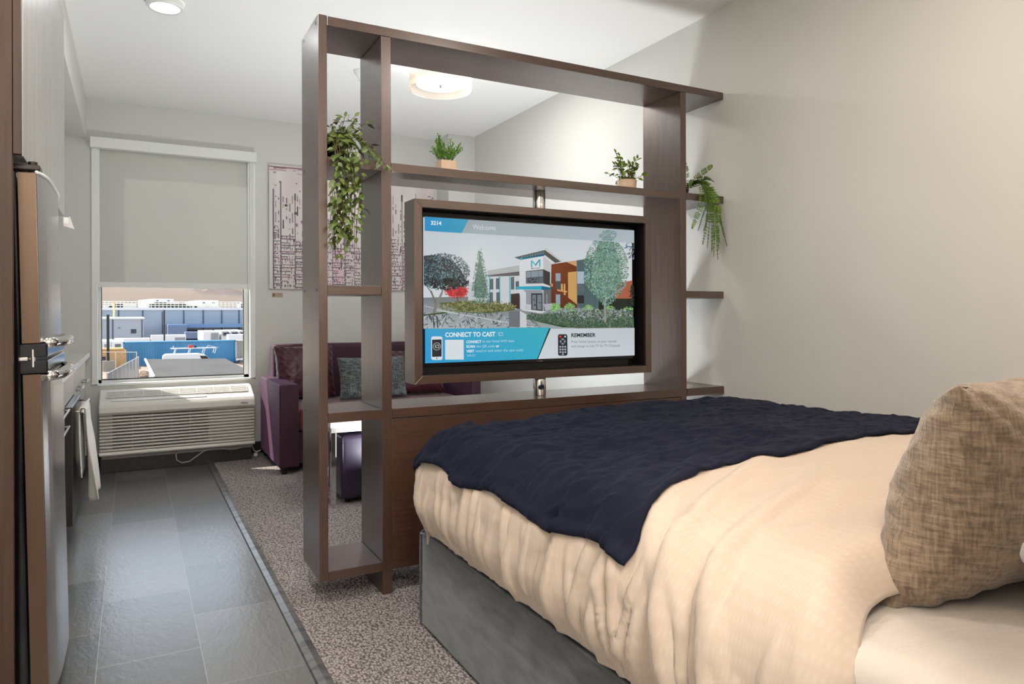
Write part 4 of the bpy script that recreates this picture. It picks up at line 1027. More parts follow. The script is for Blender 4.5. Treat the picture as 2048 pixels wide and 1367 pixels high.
# ------------------------------------------------------------------ ceiling fixtures
def glow(name, col, s, base=(.8, .8, .8, 1)): return M(name, base, .6, emis=col, estr=s)
dl = T('drum_light', 'round double drum ceiling lamp with white fabric shade', 'ceiling light', (1.775, 4.30, ZC))
lc = (1.775, 4.30)
def sheer():
    mt = bpy.data.materials.new('sheer_shade'); mt.use_nodes = True; n = mt.node_tree.nodes; l = mt.node_tree.links; n.clear()
    o = n.new('ShaderNodeOutputMaterial'); a = n.new('ShaderNodeBsdfTransparent'); b = n.new('ShaderNodeBsdfTranslucent'); d = n.new('ShaderNodeBsdfDiffuse')
    for q in (b, d): q.inputs[0].default_value = rgb(226, 208, 188)
    m1 = n.new('ShaderNodeMixShader'); m1.inputs[0].default_value = .45; l.new(b.outputs[0], m1.inputs[1]); l.new(d.outputs[0], m1.inputs[2])
    m2 = n.new('ShaderNodeMixShader'); m2.inputs[0].default_value = .5; l.new(a.outputs[0], m2.inputs[1]); l.new(m1.outputs[0], m2.inputs[2]); l.new(m2.outputs[0], o.inputs[0]); return mt
MB().cyl((*lc, 2.619), .201, .155, 'Z', 64, caps=False).build('outer_shade', sheer(), dl, smooth=True)
rg = MB()
for z in (2.619, 2.774): rg.tube([(lc[0]+.201*math.cos(k*PI/32), lc[1]+.201*math.sin(k*PI/32), z) for k in range(65)], .0016, 6)
rg.tube([(lc[0]+.158*math.cos(k*PI/32), lc[1]+.158*math.sin(k*PI/32), 2.652) for k in range(65)], .002, 6)
rg.build('shade_rings', M('ring_cream', rgb(220, 205, 190), .5), dl)
def lampshade(name, mixt):
    mt = bpy.data.materials.new(name); mt.use_nodes = True; n = mt.node_tree.nodes; l = mt.node_tree.links; n.clear()
    o = n.new('ShaderNodeOutputMaterial'); a = n.new('ShaderNodeBsdfTransparent'); b = n.new('ShaderNodeBsdfTranslucent'); b.inputs[0].default_value = (.95, .93, .88, 1)
    m2 = n.new('ShaderNodeMixShader'); m2.inputs[0].default_value = mixt; l.new(a.outputs[0], m2.inputs[1]); l.new(b.outputs[0], m2.inputs[2]); l.new(m2.outputs[0], o.inputs[0]); return mt
MB().cyl((*lc, 2.655), .158, .10, 'Z', 64, caps=False).build('inner_shade', glow('inner_fabric', rgb(255, 244, 226), 1.0, base=(.3, .3, .3, 1)), dl, smooth=True)
MB().cyl((*lc, 2.650), .156, .003, 'Z', 64).build('diffuser', glow('diffuser_glass', rgb(255, 252, 244), 1.5, base=(.3, .3, .3, 1)), dl)
MB().cyl((*lc, 2.635), .008, .016, 'Z', 20).build('finial', M('nickel', rgb(150, 146, 142), .4, .6), dl)
MB().cyl((*lc, 2.785), .10, .0145, 'Z', 40).build('canopy', trimw_m, dl)
for k in range(3):
    a = k*2*PI/3; MB().tube([(lc[0]+.05*math.cos(a), lc[1]+.05*math.sin(a), 2.79), (lc[0]+.2*math.cos(a), lc[1]+.2*math.sin(a), 2.774)], .002, 6).build('bracket', trimw_m, dl)
dd = T('disc_downlight', 'small round surface downlight glowing on the ceiling near the kitchen', 'ceiling light', (.154, 4.142, ZC))
MB().lathe((.154, 4.142, 0), [(.072, 2.768), (.084, 2.766), (.09, 2.775), (.09, 2.799)], 48).build('trim_ring', trimw_m, dd, smooth=True)
MB().lathe((.154, 4.142, 0), [(.0, 2.776), (.072, 2.774)], 48).build('lens', glow('lens_glow', rgb(255, 252, 244), 2.4), dd)
sd = T('smoke_detector', 'small white conical sprinkler head on the ceiling seen beside the divider upright', 'sprinkler', (1.345, 4.725, ZC))
MB().lathe((1.36, 4.70, 0), [(.0, 2.735), (.016, 2.735), (.016, 2.748), (.022, 2.752), (.045, 2.785), (.05, 2.799)], 32).build('body', trimw_m, sd, smooth=True)
sd.name = 'ceiling_sprinkler'

# ------------------------------------------------------------------ plants
def leafmat(name, c1, c2, rough=.45):
    m_ = M(name, rgb(*c1), rough, var=(38, rgb(*c2), I3, .35, .65), spec=.5); return m_
def leaf(mb, p, d, n, L, w, fold=.15, curl=.2, k=4):
    """pointed leaf from p along d with face normal n"""
    d = Vector(d).normalized(); n = Vector(n); s = d.cross(n)
    if s.length < 1e-4: s = d.cross(Vector((.3, .5, .8)))
    s.normalize(); n = s.cross(d).normalized(); vs = []; fs = []
    for i in range(k+1):
        t = i/k; ww = w*.5*math.sin(PI*min(1, t**.75*.97+.02)); c = Vector(p)+d*L*t - n*curl*L*t*t
        vs += [c - s*ww + n*fold*ww, c, c + s*ww + n*fold*ww]
    for i in range(k):
        a = i*3; fs += [(a, a+1, a+4, a+3), (a+1, a+2, a+5, a+4)]
    mb.add(vs, fs)
def vine(leaves, stems, pts, step, L, w, rd, r=.0012, spread=1.0):
    pts = [Vector(p) for p in pts]; path = []
    for i in range(len(pts)-1):
        a = pts[max(i-1, 0)]; b = pts[i]; c = pts[i+1]; d = pts[min(i+2, len(pts)-1)]
        for k in range(8):
            t = k/8; path.append(.5*((2*b)+(c-a)*t+(2*a-5*b+4*c-d)*t*t+(3*b-a-3*c+d)*t**3))
    path.append(pts[-1]); stems.tube(path, r, 5); acc = 0; side = 1
    for i in range(1, len(path)):
        acc += (path[i]-path[i-1]).length
        if acc > step:
            acc = 0; side = -side; t = (path[i]-path[i-1]).normalized()
            o = Vector((rd.uniform(-1, 1), rd.uniform(-1, 1), rd.uniform(-.4, .5))).normalized()
            o = (o-t*o.dot(t)*.6).normalized(); base = path[i]; pe = base + o*L*.25*spread
            stems.tube([base, pe], r*.6, 4)
            dd_ = (o*.8+t*rd.uniform(.1, .7)+Vector((0, 0, -.25))).normalized()
            q = rd.uniform(.7, 1.2); leaf(leaves, pe, dd_, (rd.uniform(-.6, .6), rd.uniform(-1, .2), rd.uniform(.2, 1)), L*q, w*q)
    leaf(leaves, path[-1], (path[-1]-path[-2]), (0, -1, .4), L*.8, w*.8)
pot_wood = M('pale_wood_pot', rgb(218, 190, 164), .6, var=(5, rgb(208, 178, 152), (6, 6, 1), .3, .7))
# trailing vine on the left shelf
rd = random.Random(21)
iv = T('trailing_plant', 'leafy green trailing plant in a black pot spilling over the left shelf cell', 'plant', (.76, 2.97, Zm))
MB().lathe((.745, 2.975, Zm+.0005), [(0, 0), (.038, 0), (.052, .085), (.046, .085), (.044, .07), (0, .07)], 28).build('pot', black, iv, smooth=True)
lv_, st_ = MB(), MB()
top = Vector((.745, 2.97, Zm+.075))
def hang(tx, yfr, zend, mid=None, n=0):
    a = top+Vector((rd.uniform(-.02, .02), rd.uniform(-.02, .02), 0))
    e1 = Vector((a.x*.5+tx*.5, 2.88, Zm+.085+rd.uniform(0, .03))); e2 = Vector((tx, yfr, Zm+.02)); pts = [a, e1, e2]
    z = Zm-.06
    while z > zend: pts.append(Vector((tx+rd.uniform(-.014, .014), yfr+rd.uniform(-.01, .012), z))); z -= .07
    pts.append(Vector((tx+rd.uniform(-.01, .01), yfr, zend))); vine(lv_, st_, pts, .017, .036, .020, rd)
for tx, yf, ze in ((.705, 2.80, 1.44), (.712, 2.79, 1.40), (.728, 2.805, 1.47), (.742, 2.79, 1.43), (.757, 2.80, 1.50), (.775, 2.795, 1.54), (.79, 2.80, 1.47), (.80, 2.79, 1.58), (.815, 2.80, 1.60), (.705, 2.79, 1.55), (.72, 2.785, 1.46), (.75, 2.785, 1.45), (.765, 2.79, 1.48), (.735, 2.80, 1.52)): hang(tx, yf, ze)
for k in range(13):     # upright and sideways sprays
    a = rd.uniform(-.45*PI, .45*PI); u = rd.uniform(.02, .07); hgt = rd.uniform(.02, .12)
    b = top+Vector((math.cos(a)*u, math.sin(a)*u-.02, hgt*.6)); c = top+Vector((math.cos(a)*u*1.9, math.sin(a)*u*.8-.04, hgt))
    vine(lv_, st_, [top, b, c], .018, .032, .018, rd)
for tgt in ((.86, 2.83, Zm+.05), (.885, 2.80, Zm+.02), (.84, 2.81, Zm+.07), (.79, 2.90, Zm+.17), (.72, 2.93, Zm+.15)):
    t_ = Vector(tgt); vine(lv_, st_, [top, (top+t_)/2+Vector((0, 0, .045)), t_, t_+Vector((.02, -.01, -.04 if tgt[2] < Zm+.1 else .02))], .019, .036, .02, rd)
lv_.build('foliage', leafmat('vine_leaf', (64, 84, 38), (112, 128, 62)), iv); st_.build('stems', M('vine_stem', rgb(84, 66, 44), .7), iv)
# square pot with fine upright greenery
sp_ = T('potted_plant', 'small bright green spiky plant in a square wooden pot on the upper shelf', 'plant', (1.225, 3.0, Zm), 'small potted plants on the divider shelf')
pc = (1.2565, 2.985)
b_ = MB(); b_.prism([(pc[0]-.037, pc[1]-.037), (pc[0]+.037, pc[1]-.037), (pc[0]+.037, pc[1]+.037), (pc[0]-.037, pc[1]+.037)], 'Z', Zm+.0005, Zm+.066); b_.build('pot', pot_wood, sp_, bevel=.002, fix=True)
lv_, st_ = MB(), MB(); rd = random.Random(5)
for k in range(30):
    a = rd.uniform(0, 2*PI); tilt = rd.uniform(.05, .75); hgt = rd.uniform(.055, .105) if tilt > .3 else rd.uniform(.09, .135)
    p = Vector((pc[0]+.02*math.cos(a), pc[1]+.02*math.sin(a), Zm+.06)); d = Vector((math.cos(a)*math.sin(tilt), math.sin(a)*math.sin(tilt), math.cos(tilt)))
    e_ = p+d*hgt; st_.tube([p, (p+e_)/2+Vector((0, 0, .006)), e_], .0011, 4)
    for i in range(15):
        t = .2+.8*i/14; q = p+(e_-p)*t+Vector((0, 0, .006*math.sin(PI*t))); s = Vector((rd.uniform(-1, 1), rd.uniform(-1, 1), rd.uniform(-.2, .3))).normalized()
        leaf(lv_, q, d*.9+s*.8, s.cross(d), .019*(1.15-t*.5), .006, k=2)
lv_.build('foliage', leafmat('spiky_leaf', (58, 118, 30), (122, 166, 48)), sp_); st_.build('stems', M('green_stem', rgb(70, 96, 40), .7), sp_)
# right pot with round leaves
rp = T('potted_plant', 'small leafy green plant in a round pale wooden pot near the right upright', 'plant', (2.28, 2.99, Zm), 'small potted plants on the divider shelf')
pc = (2.275, 2.985)
MB().lathe((*pc, Zm+.0005), [(0, 0), (.047, 0), (.052, .066), (.046, .066), (.045, .055), (0, .055)], 32).build('pot', pot_wood, rp, smooth=True)
lv_, st_ = MB(), MB(); rd = random.Random(9)
for k in range(20):
    a = rd.uniform(0, 2*PI); tilt = rd.uniform(.1, 1.15); hgt = rd.uniform(.07, .12) if tilt > .5 else rd.uniform(.09, .155)
    p = Vector((pc[0]+.02*math.cos(a), pc[1]+.02*math.sin(a), Zm+.058)); d = Vector((math.cos(a)*math.sin(tilt), math.sin(a)*math.sin(tilt)*.8, math.cos(tilt)))
    vine(lv_, st_, [p, p+d*hgt*.5+Vector((0, 0, .008)), p+d*hgt], .017, .03, .019, rd)
lv_.build('foliage', leafmat('round_leaf', (72, 108, 30), (124, 152, 50)), rp); st_.build('stems', M('thin_stem', rgb(92, 78, 50), .7), rp)
# fern in the right bay
fn = T('fern', 'green artificial fern draped over the shelf between divider and wall', 'plant', (2.66, 2.95, Zm))
MB().lathe((2.655, 3.0, Zm+.0005), [(0, 0), (.035, 0), (.045, .05), (.04, .05), (0, .045)], 24).build('pot', black, fn, smooth=True)
lv_, st_ = MB(), MB(); rd = random.Random(3)
def frond(pts, wid, nleaf=38):
    nleaf = int(nleaf*.62)
    pts = [Vector(p) for p in pts]; path = []
    for i in range(len(pts)-1):
        a = pts[max(i-1, 0)]; b = pts[i]; c = pts[i+1]; d = pts[min(i+2, len(pts)-1)]
        for k in range(10): t = k/10; path.append(.5*((2*b)+(c-a)*t+(2*a-5*b+4*c-d)*t*t+(3*b-a-3*c+d)*t**3))
    path.append(pts[-1]); st_.tube(path, .0014, 5); side = Vector((1, rd.uniform(-.6, .6), rd.uniform(-.45, .45)))
    for i in range(nleaf):
        f_ = .1+.9*i/(nleaf-1); j = min(int(f_*(len(path)-1)), len(path)-2); t = (path[j+1]-path[j]).normalized(); s = (side-t*side.dot(t)).normalized()
        w = wid*min(1, (f_+.12)*2.4)*max(1-f_, 0)**.5
        for sg in (1, -1): leaf(lv_, path[j], s*sg+t*.35, s.cross(t), max(w, .004), .0078, k=2, fold=.1, curl=.1)
g = (2.655, 2.985, Zm+.045)
frond([g, (2.60, 2.90, Zm+.10), (2.56, 2.86, Zm+.15), (2.545, 2.87, Zm+.20)], .030)
frond([g, (2.66, 2.88, Zm+.10), (2.70, 2.84, Zm+.14), (2.725, 2.83, Zm+.16)], .034)
frond([g, (2.68, 2.88, Zm+.09), (2.71, 2.85, Zm+.09), (2.745, 2.84, Zm+.075)], .032)
frond([g, (2.62, 2.88, Zm+.08), (2.59, 2.85, Zm+.06), (2.565, 2.83, Zm+.03)], .022)
frond([g, (2.66, 2.86, Zm+.07), (2.63, 2.805, Zm-.03), (2.585, 2.80, Zm-.12), (2.552, 2.80, Zm-.19)], .036, 60)
frond([g, (2.67, 2.86, Zm+.07), (2.655, 2.80, Zm-.04), (2.62, 2.79, Zm-.11), (2.575, 2.78, Zm-.20)], .034, 60)
for dx, ze, ex in ((.0, -.31, .005), (.02, -.345, .03), (.035, -.29, .02), (-.012, -.27, -.045), (.05, -.22, .045), (.045, -.27, .07), (.01, -.24, .015), (-.02, -.20, -.03), (.03, -.33, -.01), (.055, -.16, .02), (.012, -.30, .0), (.028, -.26, .035), (-.005, -.29, -.02), (.04, -.24, .01)):
    frond([g, (2.67+dx*.5, 2.865, Zm+.075), (2.675+dx, 2.80, Zm-.03), (2.675+dx+ex*.3, 2.79, Zm-.13), (2.672+dx+ex, 2.79, Zm+ze)], .034, 60)
frond([g, (2.70, 2.86, Zm+.06), (2.735, 2.81, Zm-.0), (2.775, 2.80, Zm-.012)], .016)
lv_.build('foliage', leafmat('fern_leaf', (66, 112, 34), (118, 150, 50)), fn); st_.build('stems', M('fern_stem', rgb(74, 92, 40), .7), fn)

# ------------------------------------------------------------------ outside: yard, trucks and warehouse, seen from an upper floor
GZ = -5.0
gm_ = M('yard_ground', rgb(176, 158, 144), .95, var=(.25, rgb(138, 122, 112), I3, .35, .7), bump=(3, .5, I3, .2))
struct(box('ground', (-160, 7.5, GZ-.4), (230, 420, GZ), gm_))
hl = MB(); rows = []
for j in range(30):
    y = 520+j*26; row = []
    for i in range(70):
        x = -500+i*20; zz = GZ + 118*sst((j+1)/29)*(1.0+.18*math.sin(x*.006+1)) + 7*float(fbm(x*.012, y*.012, 4))*min(1, j/4); row.append((x, y, zz))
    rows.append(row)
hl.grid([list(r) for r in rows])
struct(hl.build('hills', M('dry_hillside', rgb(130, 115, 104), .95, var=(.012, rgb(84, 78, 80), (1, .5, 1), .5, .62)), smooth=True))
wh_c = M('warehouse_wall', rgb(156, 168, 180), .8, var=(.15, rgb(168, 177, 186), (1, 1, 2), .35, .7)); seam_m = M('panel_seam', rgb(84, 94, 110), .8); wht = M('white_paint', rgb(226, 226, 224), .6)
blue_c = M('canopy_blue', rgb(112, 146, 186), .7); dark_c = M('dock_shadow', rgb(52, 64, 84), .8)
WYY = 190.0
wt = at(300, 617.5, 'Y', WYY).z
wx = lambda u, v=640, y=WYY: at(u, v, 'Y', y).x
wz = lambda v, y=WYY, u=345: at(u, v, 'Y', y).z
wh = T('warehouse', 'long blue grey warehouse with panel seams filling the background outside', 'building', (10, WYY, GZ))
box('hall', (wx(150), WYY, GZ), (wx(640), WYY+90, wt-.25), wh_c, wh)
box('roof_edge', (wx(150), WYY-.3, wt-.25), (wx(640), WYY+90.3, wt+.35), wht, wh)
for u in (237, 285.5, 325, 367.5, 406.5, 443.5, 478): box('panel_seam', (wx(u)-.14, WYY-.12, GZ), (wx(u)+.14, WYY, wt-.3), seam_m, wh)
box('dock_canopy', (wx(367), WYY-3.5, wz(655)), (wx(640), WYY-.13, wz(648)), blue_c, wh)
box('stair_block', (wx(333), WYY-8, GZ), (wx(369), WYY-.13, wz(651)), M('block_wall', rgb(118, 136, 164), .8), wh)
box('stair_block_roof', (wx(333), WYY-8.05, wz(651)), (wx(369), WYY-.13, wz(647.8)), blue_c, wh)
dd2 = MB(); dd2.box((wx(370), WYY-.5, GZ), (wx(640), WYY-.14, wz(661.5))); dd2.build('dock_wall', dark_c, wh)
dd3 = MB()
for k in range(8): a = wx(375+k*18); dd3.box((a, WYY-.75, wz(661.5)), (a+1.9, WYY-.52, wz(659.5)))
dd3.build('dock_lamps', black, wh)
# roof plant
pr = MB()
for v in (603, 607, 611): pr.tube([(wx(190), WYY+6, wz(v, WYY+6)), (wx(560), WYY+6, wz(v, WYY+6))], .12, 5)
rr2 = random.Random(2)
for k in range(46):
    a = wx(192+k*8); pr.tube([(a, WYY+6, wt+.3), (a, WYY+6, wz(602, WYY+6))], .09, 5)
for k in range(30):
    a = wx(rr2.uniform(195, 520)); pr.box((a, WYY+8, wt+.3), (a+rr2.uniform(.8, 3), WYY+10, wt+.3+rr2.uniform(.4, 1.5)))
tag(pr.build('roof_pipework', M('galvanised', rgb(212, 208, 198), .6)), 'pale pipe racks and ducts along the warehouse roof edge', 'pipework')
for u0, u1, u2_, v0, v1, lb in ((276.5, 306, 347.5, 597.3, 608, 'white rooftop plant room on the warehouse, left of two'), (370, 399.5, 436.5, 599.6, 608, 'white rooftop plant room on the warehouse, right of two')):
    y = WYY+14; a0, a1, a2 = wx(u0, 605, y+22), wx(u1, 605, y), wx(u2_, 605, y)
    t = T('rooftop_unit', lb, 'plant room', (a1, y, wt), 'white plant rooms on the warehouse roof')
    b = MB(); b.prism([(a1, y), (a2, y), (a2-(a1-a0)*.9, y+22), (a0, y+22)], 'Z', wt+.36, wz(v0, y)); b.build('body', wht, t, fix=True)
    for xx in (a1+1, a2-1.2): MB().cyl((xx, y-.1, wz(v0+5, y)), .3, .1, 'Y', 10).build('vent', seam_m, t)
# low building on the left
YL = 140.0
lb_ = T('annex_building', 'low blue grey building with a white roof edge and dark louvre at left outside', 'building', (-10, YL, GZ))
box('walls', (wx(120, 660, YL), YL, GZ), (wx(288, 660, YL), WYY-9, wz(635, YL)), M('annex_wall', rgb(168, 172, 180), .8), lb_)
box('roof_edge', (wx(120, 660, YL), YL-.2, wz(637.2, YL)), (wx(288, 660, YL)+.1, WYY-9, wz(634, YL)), wht, lb_)
box('louvre', (wx(262, 660, YL), YL-.1, wz(665, YL)), (wx(272.5, 660, YL), YL-.005, wz(657, YL)), M('louvre_dark', rgb(62, 66, 82), .7), lb_)
for u in (225.5, 284): box('panel_seam', (wx(u, 660, YL)-.1, YL-.06, GZ), (wx(u, 660, YL)+.1, YL-.004, wz(638, YL)), seam_m, lb_)
s = MB(); s.box((wx(236.5, 654, YL), YL-.3, wz(654.6, YL)), (wx(240, 654, YL), YL-.004, wz(653.4, YL))); s.build('wall_lamp', seam_m, lb_)
my = T('mast', 'thin yellow mast rising from the annex roof', 'mast', (wx(228, 620, YL+6), YL+6, 0))
MB().tube([(wx(228, 620, YL+6), YL+6, wz(634, YL)+.004), (wx(228, 620, YL+6), YL+6, wz(604, YL+6))], .16, 8).build('pole', M('mast_yellow', rgb(206, 190, 140), .7), my)
MB().box((wx(226, 605, YL+6), YL+5.8, wz(607, YL+6)), (wx(231.5, 605, YL+6), YL+6.2, wz(603, YL+6))).build('head', M('mast_head', rgb(206, 176, 130), .7), my)
# trailers
def trailer(x0, x1, y0, y1, z0, z1, lb, doors=None, mat=None, text=None, reefer=False, grp='white semi trailers in the yard'):
    t = T('semi_trailer', lb, 'trailer', ((x0+x1)/2, (y0+y1)/2, GZ), grp)
    MB().box((x0, y0, z0), (x1, y1, z1)).build('box', mat or wht, t, bevel=.05)
    for k in range(2):
        for xx in (x0+.15, x1-.55): MB().cyl((xx, y1-1.2-k*1.3 if y1-y0 > 5 else y0+.6+k*1.3, GZ+.5), .5, .4, 'X', 16).build('wheel', black, t)
    if doors:
        a, b, c, d, q = doors; g = box('rear_door', (a, y0-.06, c), (b, y0-.004, d), q, t)
    if reefer:
        box('cooling_unit', (x0+.25, y0-.5, (z0+z1)/2+.1), (x1-.25, y0-.004, z1-.15), M('reefer_grey', rgb(120, 122, 128), .6), t)
        box('unit_screen', (x0+.35, y0-.56, (z0+z1)/2+.3), (x0+1.35, y0-.505, z1-.3), M('reefer_dark', rgb(44, 48, 66), .6), t)
        MB().cyl((x1-.8, y0-.56, (z0+z1)/2+.8), .28, .05, 'Y', 16).build('fan', M('reefer_fan', rgb(190, 192, 198), .6), t)
    if text:
        vs, fs = text_geo(text, .01); w_ = max(v[0] for v in vs); k = 3.6/w_; g = MB()
        g.add([(x0+2.6+x*k, y0-.01, z0+1.25+y*k) for x, y in vs], fs); g.build('lettering', M('letter_blue', rgb(52, 78, 128), .6), t)
    return t
dgrey = M('door_grey', rgb(150, 148, 152), .6)
def rectU(u0, u1, v0, v1, y): return wx(u0, v0, y), wx(u1, v0, y), wz(v0, y), wz(v1, y)
a, b, c, d = rectU(191, 222.5, 698, 680, 107); trailer(a, b, 107, 117, GZ+1.0, d, 'white trailer with grey rear doors at the left, beyond the fence', (a+1.0, b-.2, GZ+1.1, d-.35, dgrey))
a, b, c, d = rectU(223, 246, 698, 681, 107); trailer(a, b, 107, 117, GZ+1.0, d, 'white trailer with dark rear door beside the blue container', (a+.4, b-.25, GZ+1.1, d-.3, M('door_dark', rgb(112, 112, 110), .7)))
a, b, c, d = rectU(228, 300, 690, 675, 124); trailer(a, b, 124, 127, GZ+.9, d, 'long white trailer standing sideways in front of the annex')
a, b, c, d = rectU(302, 372, 690, 669.5, 124); trailer(a, b, 124, 127, GZ+.9, d, 'long white trailer right behind the blue container, with a grey end door', (b-1.6, b-.1, GZ+1, d-.4, dgrey))
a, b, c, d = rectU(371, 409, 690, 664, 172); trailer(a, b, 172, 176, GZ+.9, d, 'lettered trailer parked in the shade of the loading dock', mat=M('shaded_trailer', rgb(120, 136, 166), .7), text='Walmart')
for u0, u1, lb in ((407, 438.5, 'white trailer backed to the dock beside the lettered one'), ):
    a, b, c, d = rectU(u0, u1, 690, 663.5, 150); trailer(a, b, 150, 164, GZ+.9, d, lb, (b-1.5, b-.15, GZ+1, d-.3, dgrey))
for k, lb in enumerate(('refrigerated trailer nose at the dock, left of three', 'refrigerated trailer nose at the dock, middle of three', 'refrigerated trailer nose at the dock, right of three')):
    a, b, c, d = rectU(443+k*17.5, 458.5+k*17.5, 690, 663, 150); trailer(a, b, 150, 164, GZ+.9, d, lb, reefer=True, grp='refrigerated trailers at the dock')
a, b, c, d = rectU(457, 520, 690, 670.5, 130); trailer(a, b, 130, 133, GZ+.9, d, 'white trailer at the right side behind the grey container')
# containers
def container(x0, x1, y0, z1, lb, colour, rib, name='shipping_container', depth=2.44):
    t = T(name, lb, 'container', ((x0+x1)/2, y0+1.2, GZ)); cmat = M(name+'_paint', colour, .55, var=(.6, rib, (1, 1, .3), .4, .7))
    b = MB(); n = int((x1-x0)/.28); pts = []
    for k in range(n):
        xx = x0+(x1-x0)*k/n; w = (x1-x0)/n; pts += [(xx, y0), (xx+w*.3, y0), (xx+w*.5, y0+.045), (xx+w*.8, y0+.045)]
    pts += [(x1, y0), (x1, y0+depth), (x0, y0+depth)]
    b.prism(pts, 'Z', GZ+.1, z1-.12); b.build('body', cmat, t, fix=True)
    f_ = MB()
    for zz in (GZ+.02, z1-.12): f_.box((x0-.05, y0-.05, zz), (x1+.05, y0+depth+.05, zz+.14))
    for xx in (x0-.05, x1-.1): f_.box((xx, y0-.05, GZ), (xx+.15, y0+.1, z1))
    f_.build('corner_frame', cmat, t); return t
yb = 97.0
a = at(219, 685, 'Y', yb).x; b = at(469, 681, 'Y', yb).x
container(wx(247, 684, yb), wx(470.5, 681, yb), yb, wz(682.5, yb), 'long bright blue corrugated shipping container in the middle of the yard', rgb(62, 128, 170), rgb(78, 142, 182))
container(wx(473, 684, 104), wx(520, 684, 104), 104, wz(683.5, 104), 'weathered grey shipping container right of the blue one', rgb(164, 160, 150), rgb(142, 138, 130))
# timber clad kiosk with black stacks
ky = 93.0
kk = T('timber_stack', 'tan timber clad shed at the left beyond the chain link fence', 'shed', (wx(220, 720, ky), ky, GZ))
tanw = M('osb_tan', rgb(214, 172, 118), .8, var=(3, rgb(196, 150, 98), (1, 1, 4), .35, .7))
kk.name = 'shed'
box('walls', (wx(185, 720, ky), ky, GZ), (wx(246, 720, ky), ky+3.4, wz(697, ky)), tanw, kk)
pk = MB(); pk.prism([(wx(246, 720, ky), GZ), (wx(253, 720, ky), GZ), (wx(252, 720, ky), wz(700, ky)), (wx(246, 720, ky), wz(695.5, ky))], 'Y', ky, ky+3.4); pk.build('end_wall', tanw, kk, fix=True)
box('roof_cap', (wx(185, 720, ky), ky-.2, wz(697, ky)), (wx(246, 720, ky), ky+3.4, wz(694, ky)), tanw, kk)
for u0, u1, v0, lb in ((204.5, 211, 709, 'black crate stack by the shed, left of three'), (213, 219, 711, 'black crate stack by the shed, middle of three, behind the lamp post'), (220.5, 227, 717, 'shortest black crate stack by the shed')):
    t = box('crate_stack', (wx(u0, 720, ky-2), ky-2, GZ), (wx(u1, 720, ky-2), ky-1.2, wz(v0, ky-2)), M('crate_black', rgb(58, 52, 60), .8, var=(4, rgb(104, 96, 104), (1, 1, 3), .55, .6))); tag(t, lb, 'crates', 'black crate stacks by the shed')
# lamp posts
def lamp_post(x, y, ztop, r, lb, base=True, arm=True):
    t = T('lamp_post', lb, 'lamp post', (x, y, GZ), 'black lamp posts in the yard')
    MB().cyl((x, y, GZ), r, ztop-GZ, 'Z', 12).build('pole', black, t)
    if base: MB().cyl((x, y, GZ), .62, 1.15, 'Z', 24).build('footing', M('concrete', rgb(148, 140, 128), .9), t)
    if arm: box('lamp_head', (x-1.1, y-.15, ztop-.25), (x-.1, y+.15, ztop-.1), M('lamp_grey', rgb(150, 156, 164), .5), t)
py = at(216, 742, 'Z', GZ).y
lamp_post(at(216.2, 742, 'Z', GZ).x, py, at(216, 629, 'Y', py).z, .14, 'black lamp post on a round concrete footing at the left')
lamp_post(wx(328.6, 640, 121), 121, wz(619.5, 121), .11, 'slim black lamp post standing in front of the warehouse', base=False)
# fences
def fence(p, q, z1, lb, slat):
    p, q = Vector(p), Vector(q); t = T('chain_link_fence', lb, 'fence', (p+q)/2, 'chain link fences'); L = (q-p).length; d = (q-p).normalized(); n = max(2, int(L/2.4))
    for k in range(n+1): c = p+d*L*k/n; MB().cyl((c.x, c.y, GZ), .045, z1-GZ+.05, 'Z', 8).build('post', chromeb, t)
    rl = MB(); rl.tube([Vector((p.x, p.y, z1)), Vector((q.x, q.y, z1))], .035, 6); rl.build('top_rail', chromeb, t)
    g = MB(); m_ = int(L/.13) if slat else int(L/.5)
    for k in range(m_):
        c = p+d*L*(k+.5)/m_; w = .05 if slat else .012; g.add([(c.x-d.x*w, c.y-d.y*w, GZ+.05), (c.x+d.x*w, c.y+d.y*w, GZ+.05), (c.x+d.x*w, c.y+d.y*w, z1-.04), (c.x-d.x*w, c.y-d.y*w, z1-.04), (c.x-d.x*w+.012, c.y-d.y*w+.012, GZ+.05), (c.x+d.x*w+.012, c.y+d.y*w+.012, GZ+.05), (c.x+d.x*w+.012, c.y+d.y*w+.012, z1-.04), (c.x-d.x*w+.012, c.y-d.y*w+.012, z1-.04)], [(0, 1, 2, 3), (7, 6, 5, 4), (0, 4, 5, 1), (3, 2, 6, 7)])
    g.build('privacy_slats' if slat else 'mesh_wires', M('slat_grey', rgb(140, 142, 140), .7), t)
fz1 = GZ+2.1
far_c = at(277, 713, 'Z', fz1); near_c = at(214, 747, 'Z', fz1)
mid_c = at(250, 727, 'Z', fz1)
fence((near_c.x, near_c.y, GZ), (far_c.x, far_c.y, GZ), fz1, 'chain link fence with grey slats running toward the containers', True)
fa = at(190, 703.5, 'Z', GZ+2.3); fb = at(273, 704, 'Z', GZ+2.3)
fence((fa.x, fa.y, GZ), (fb.x, fb.y, GZ), GZ+2.3, 'open chain link fence crossing in front of the shed', False)
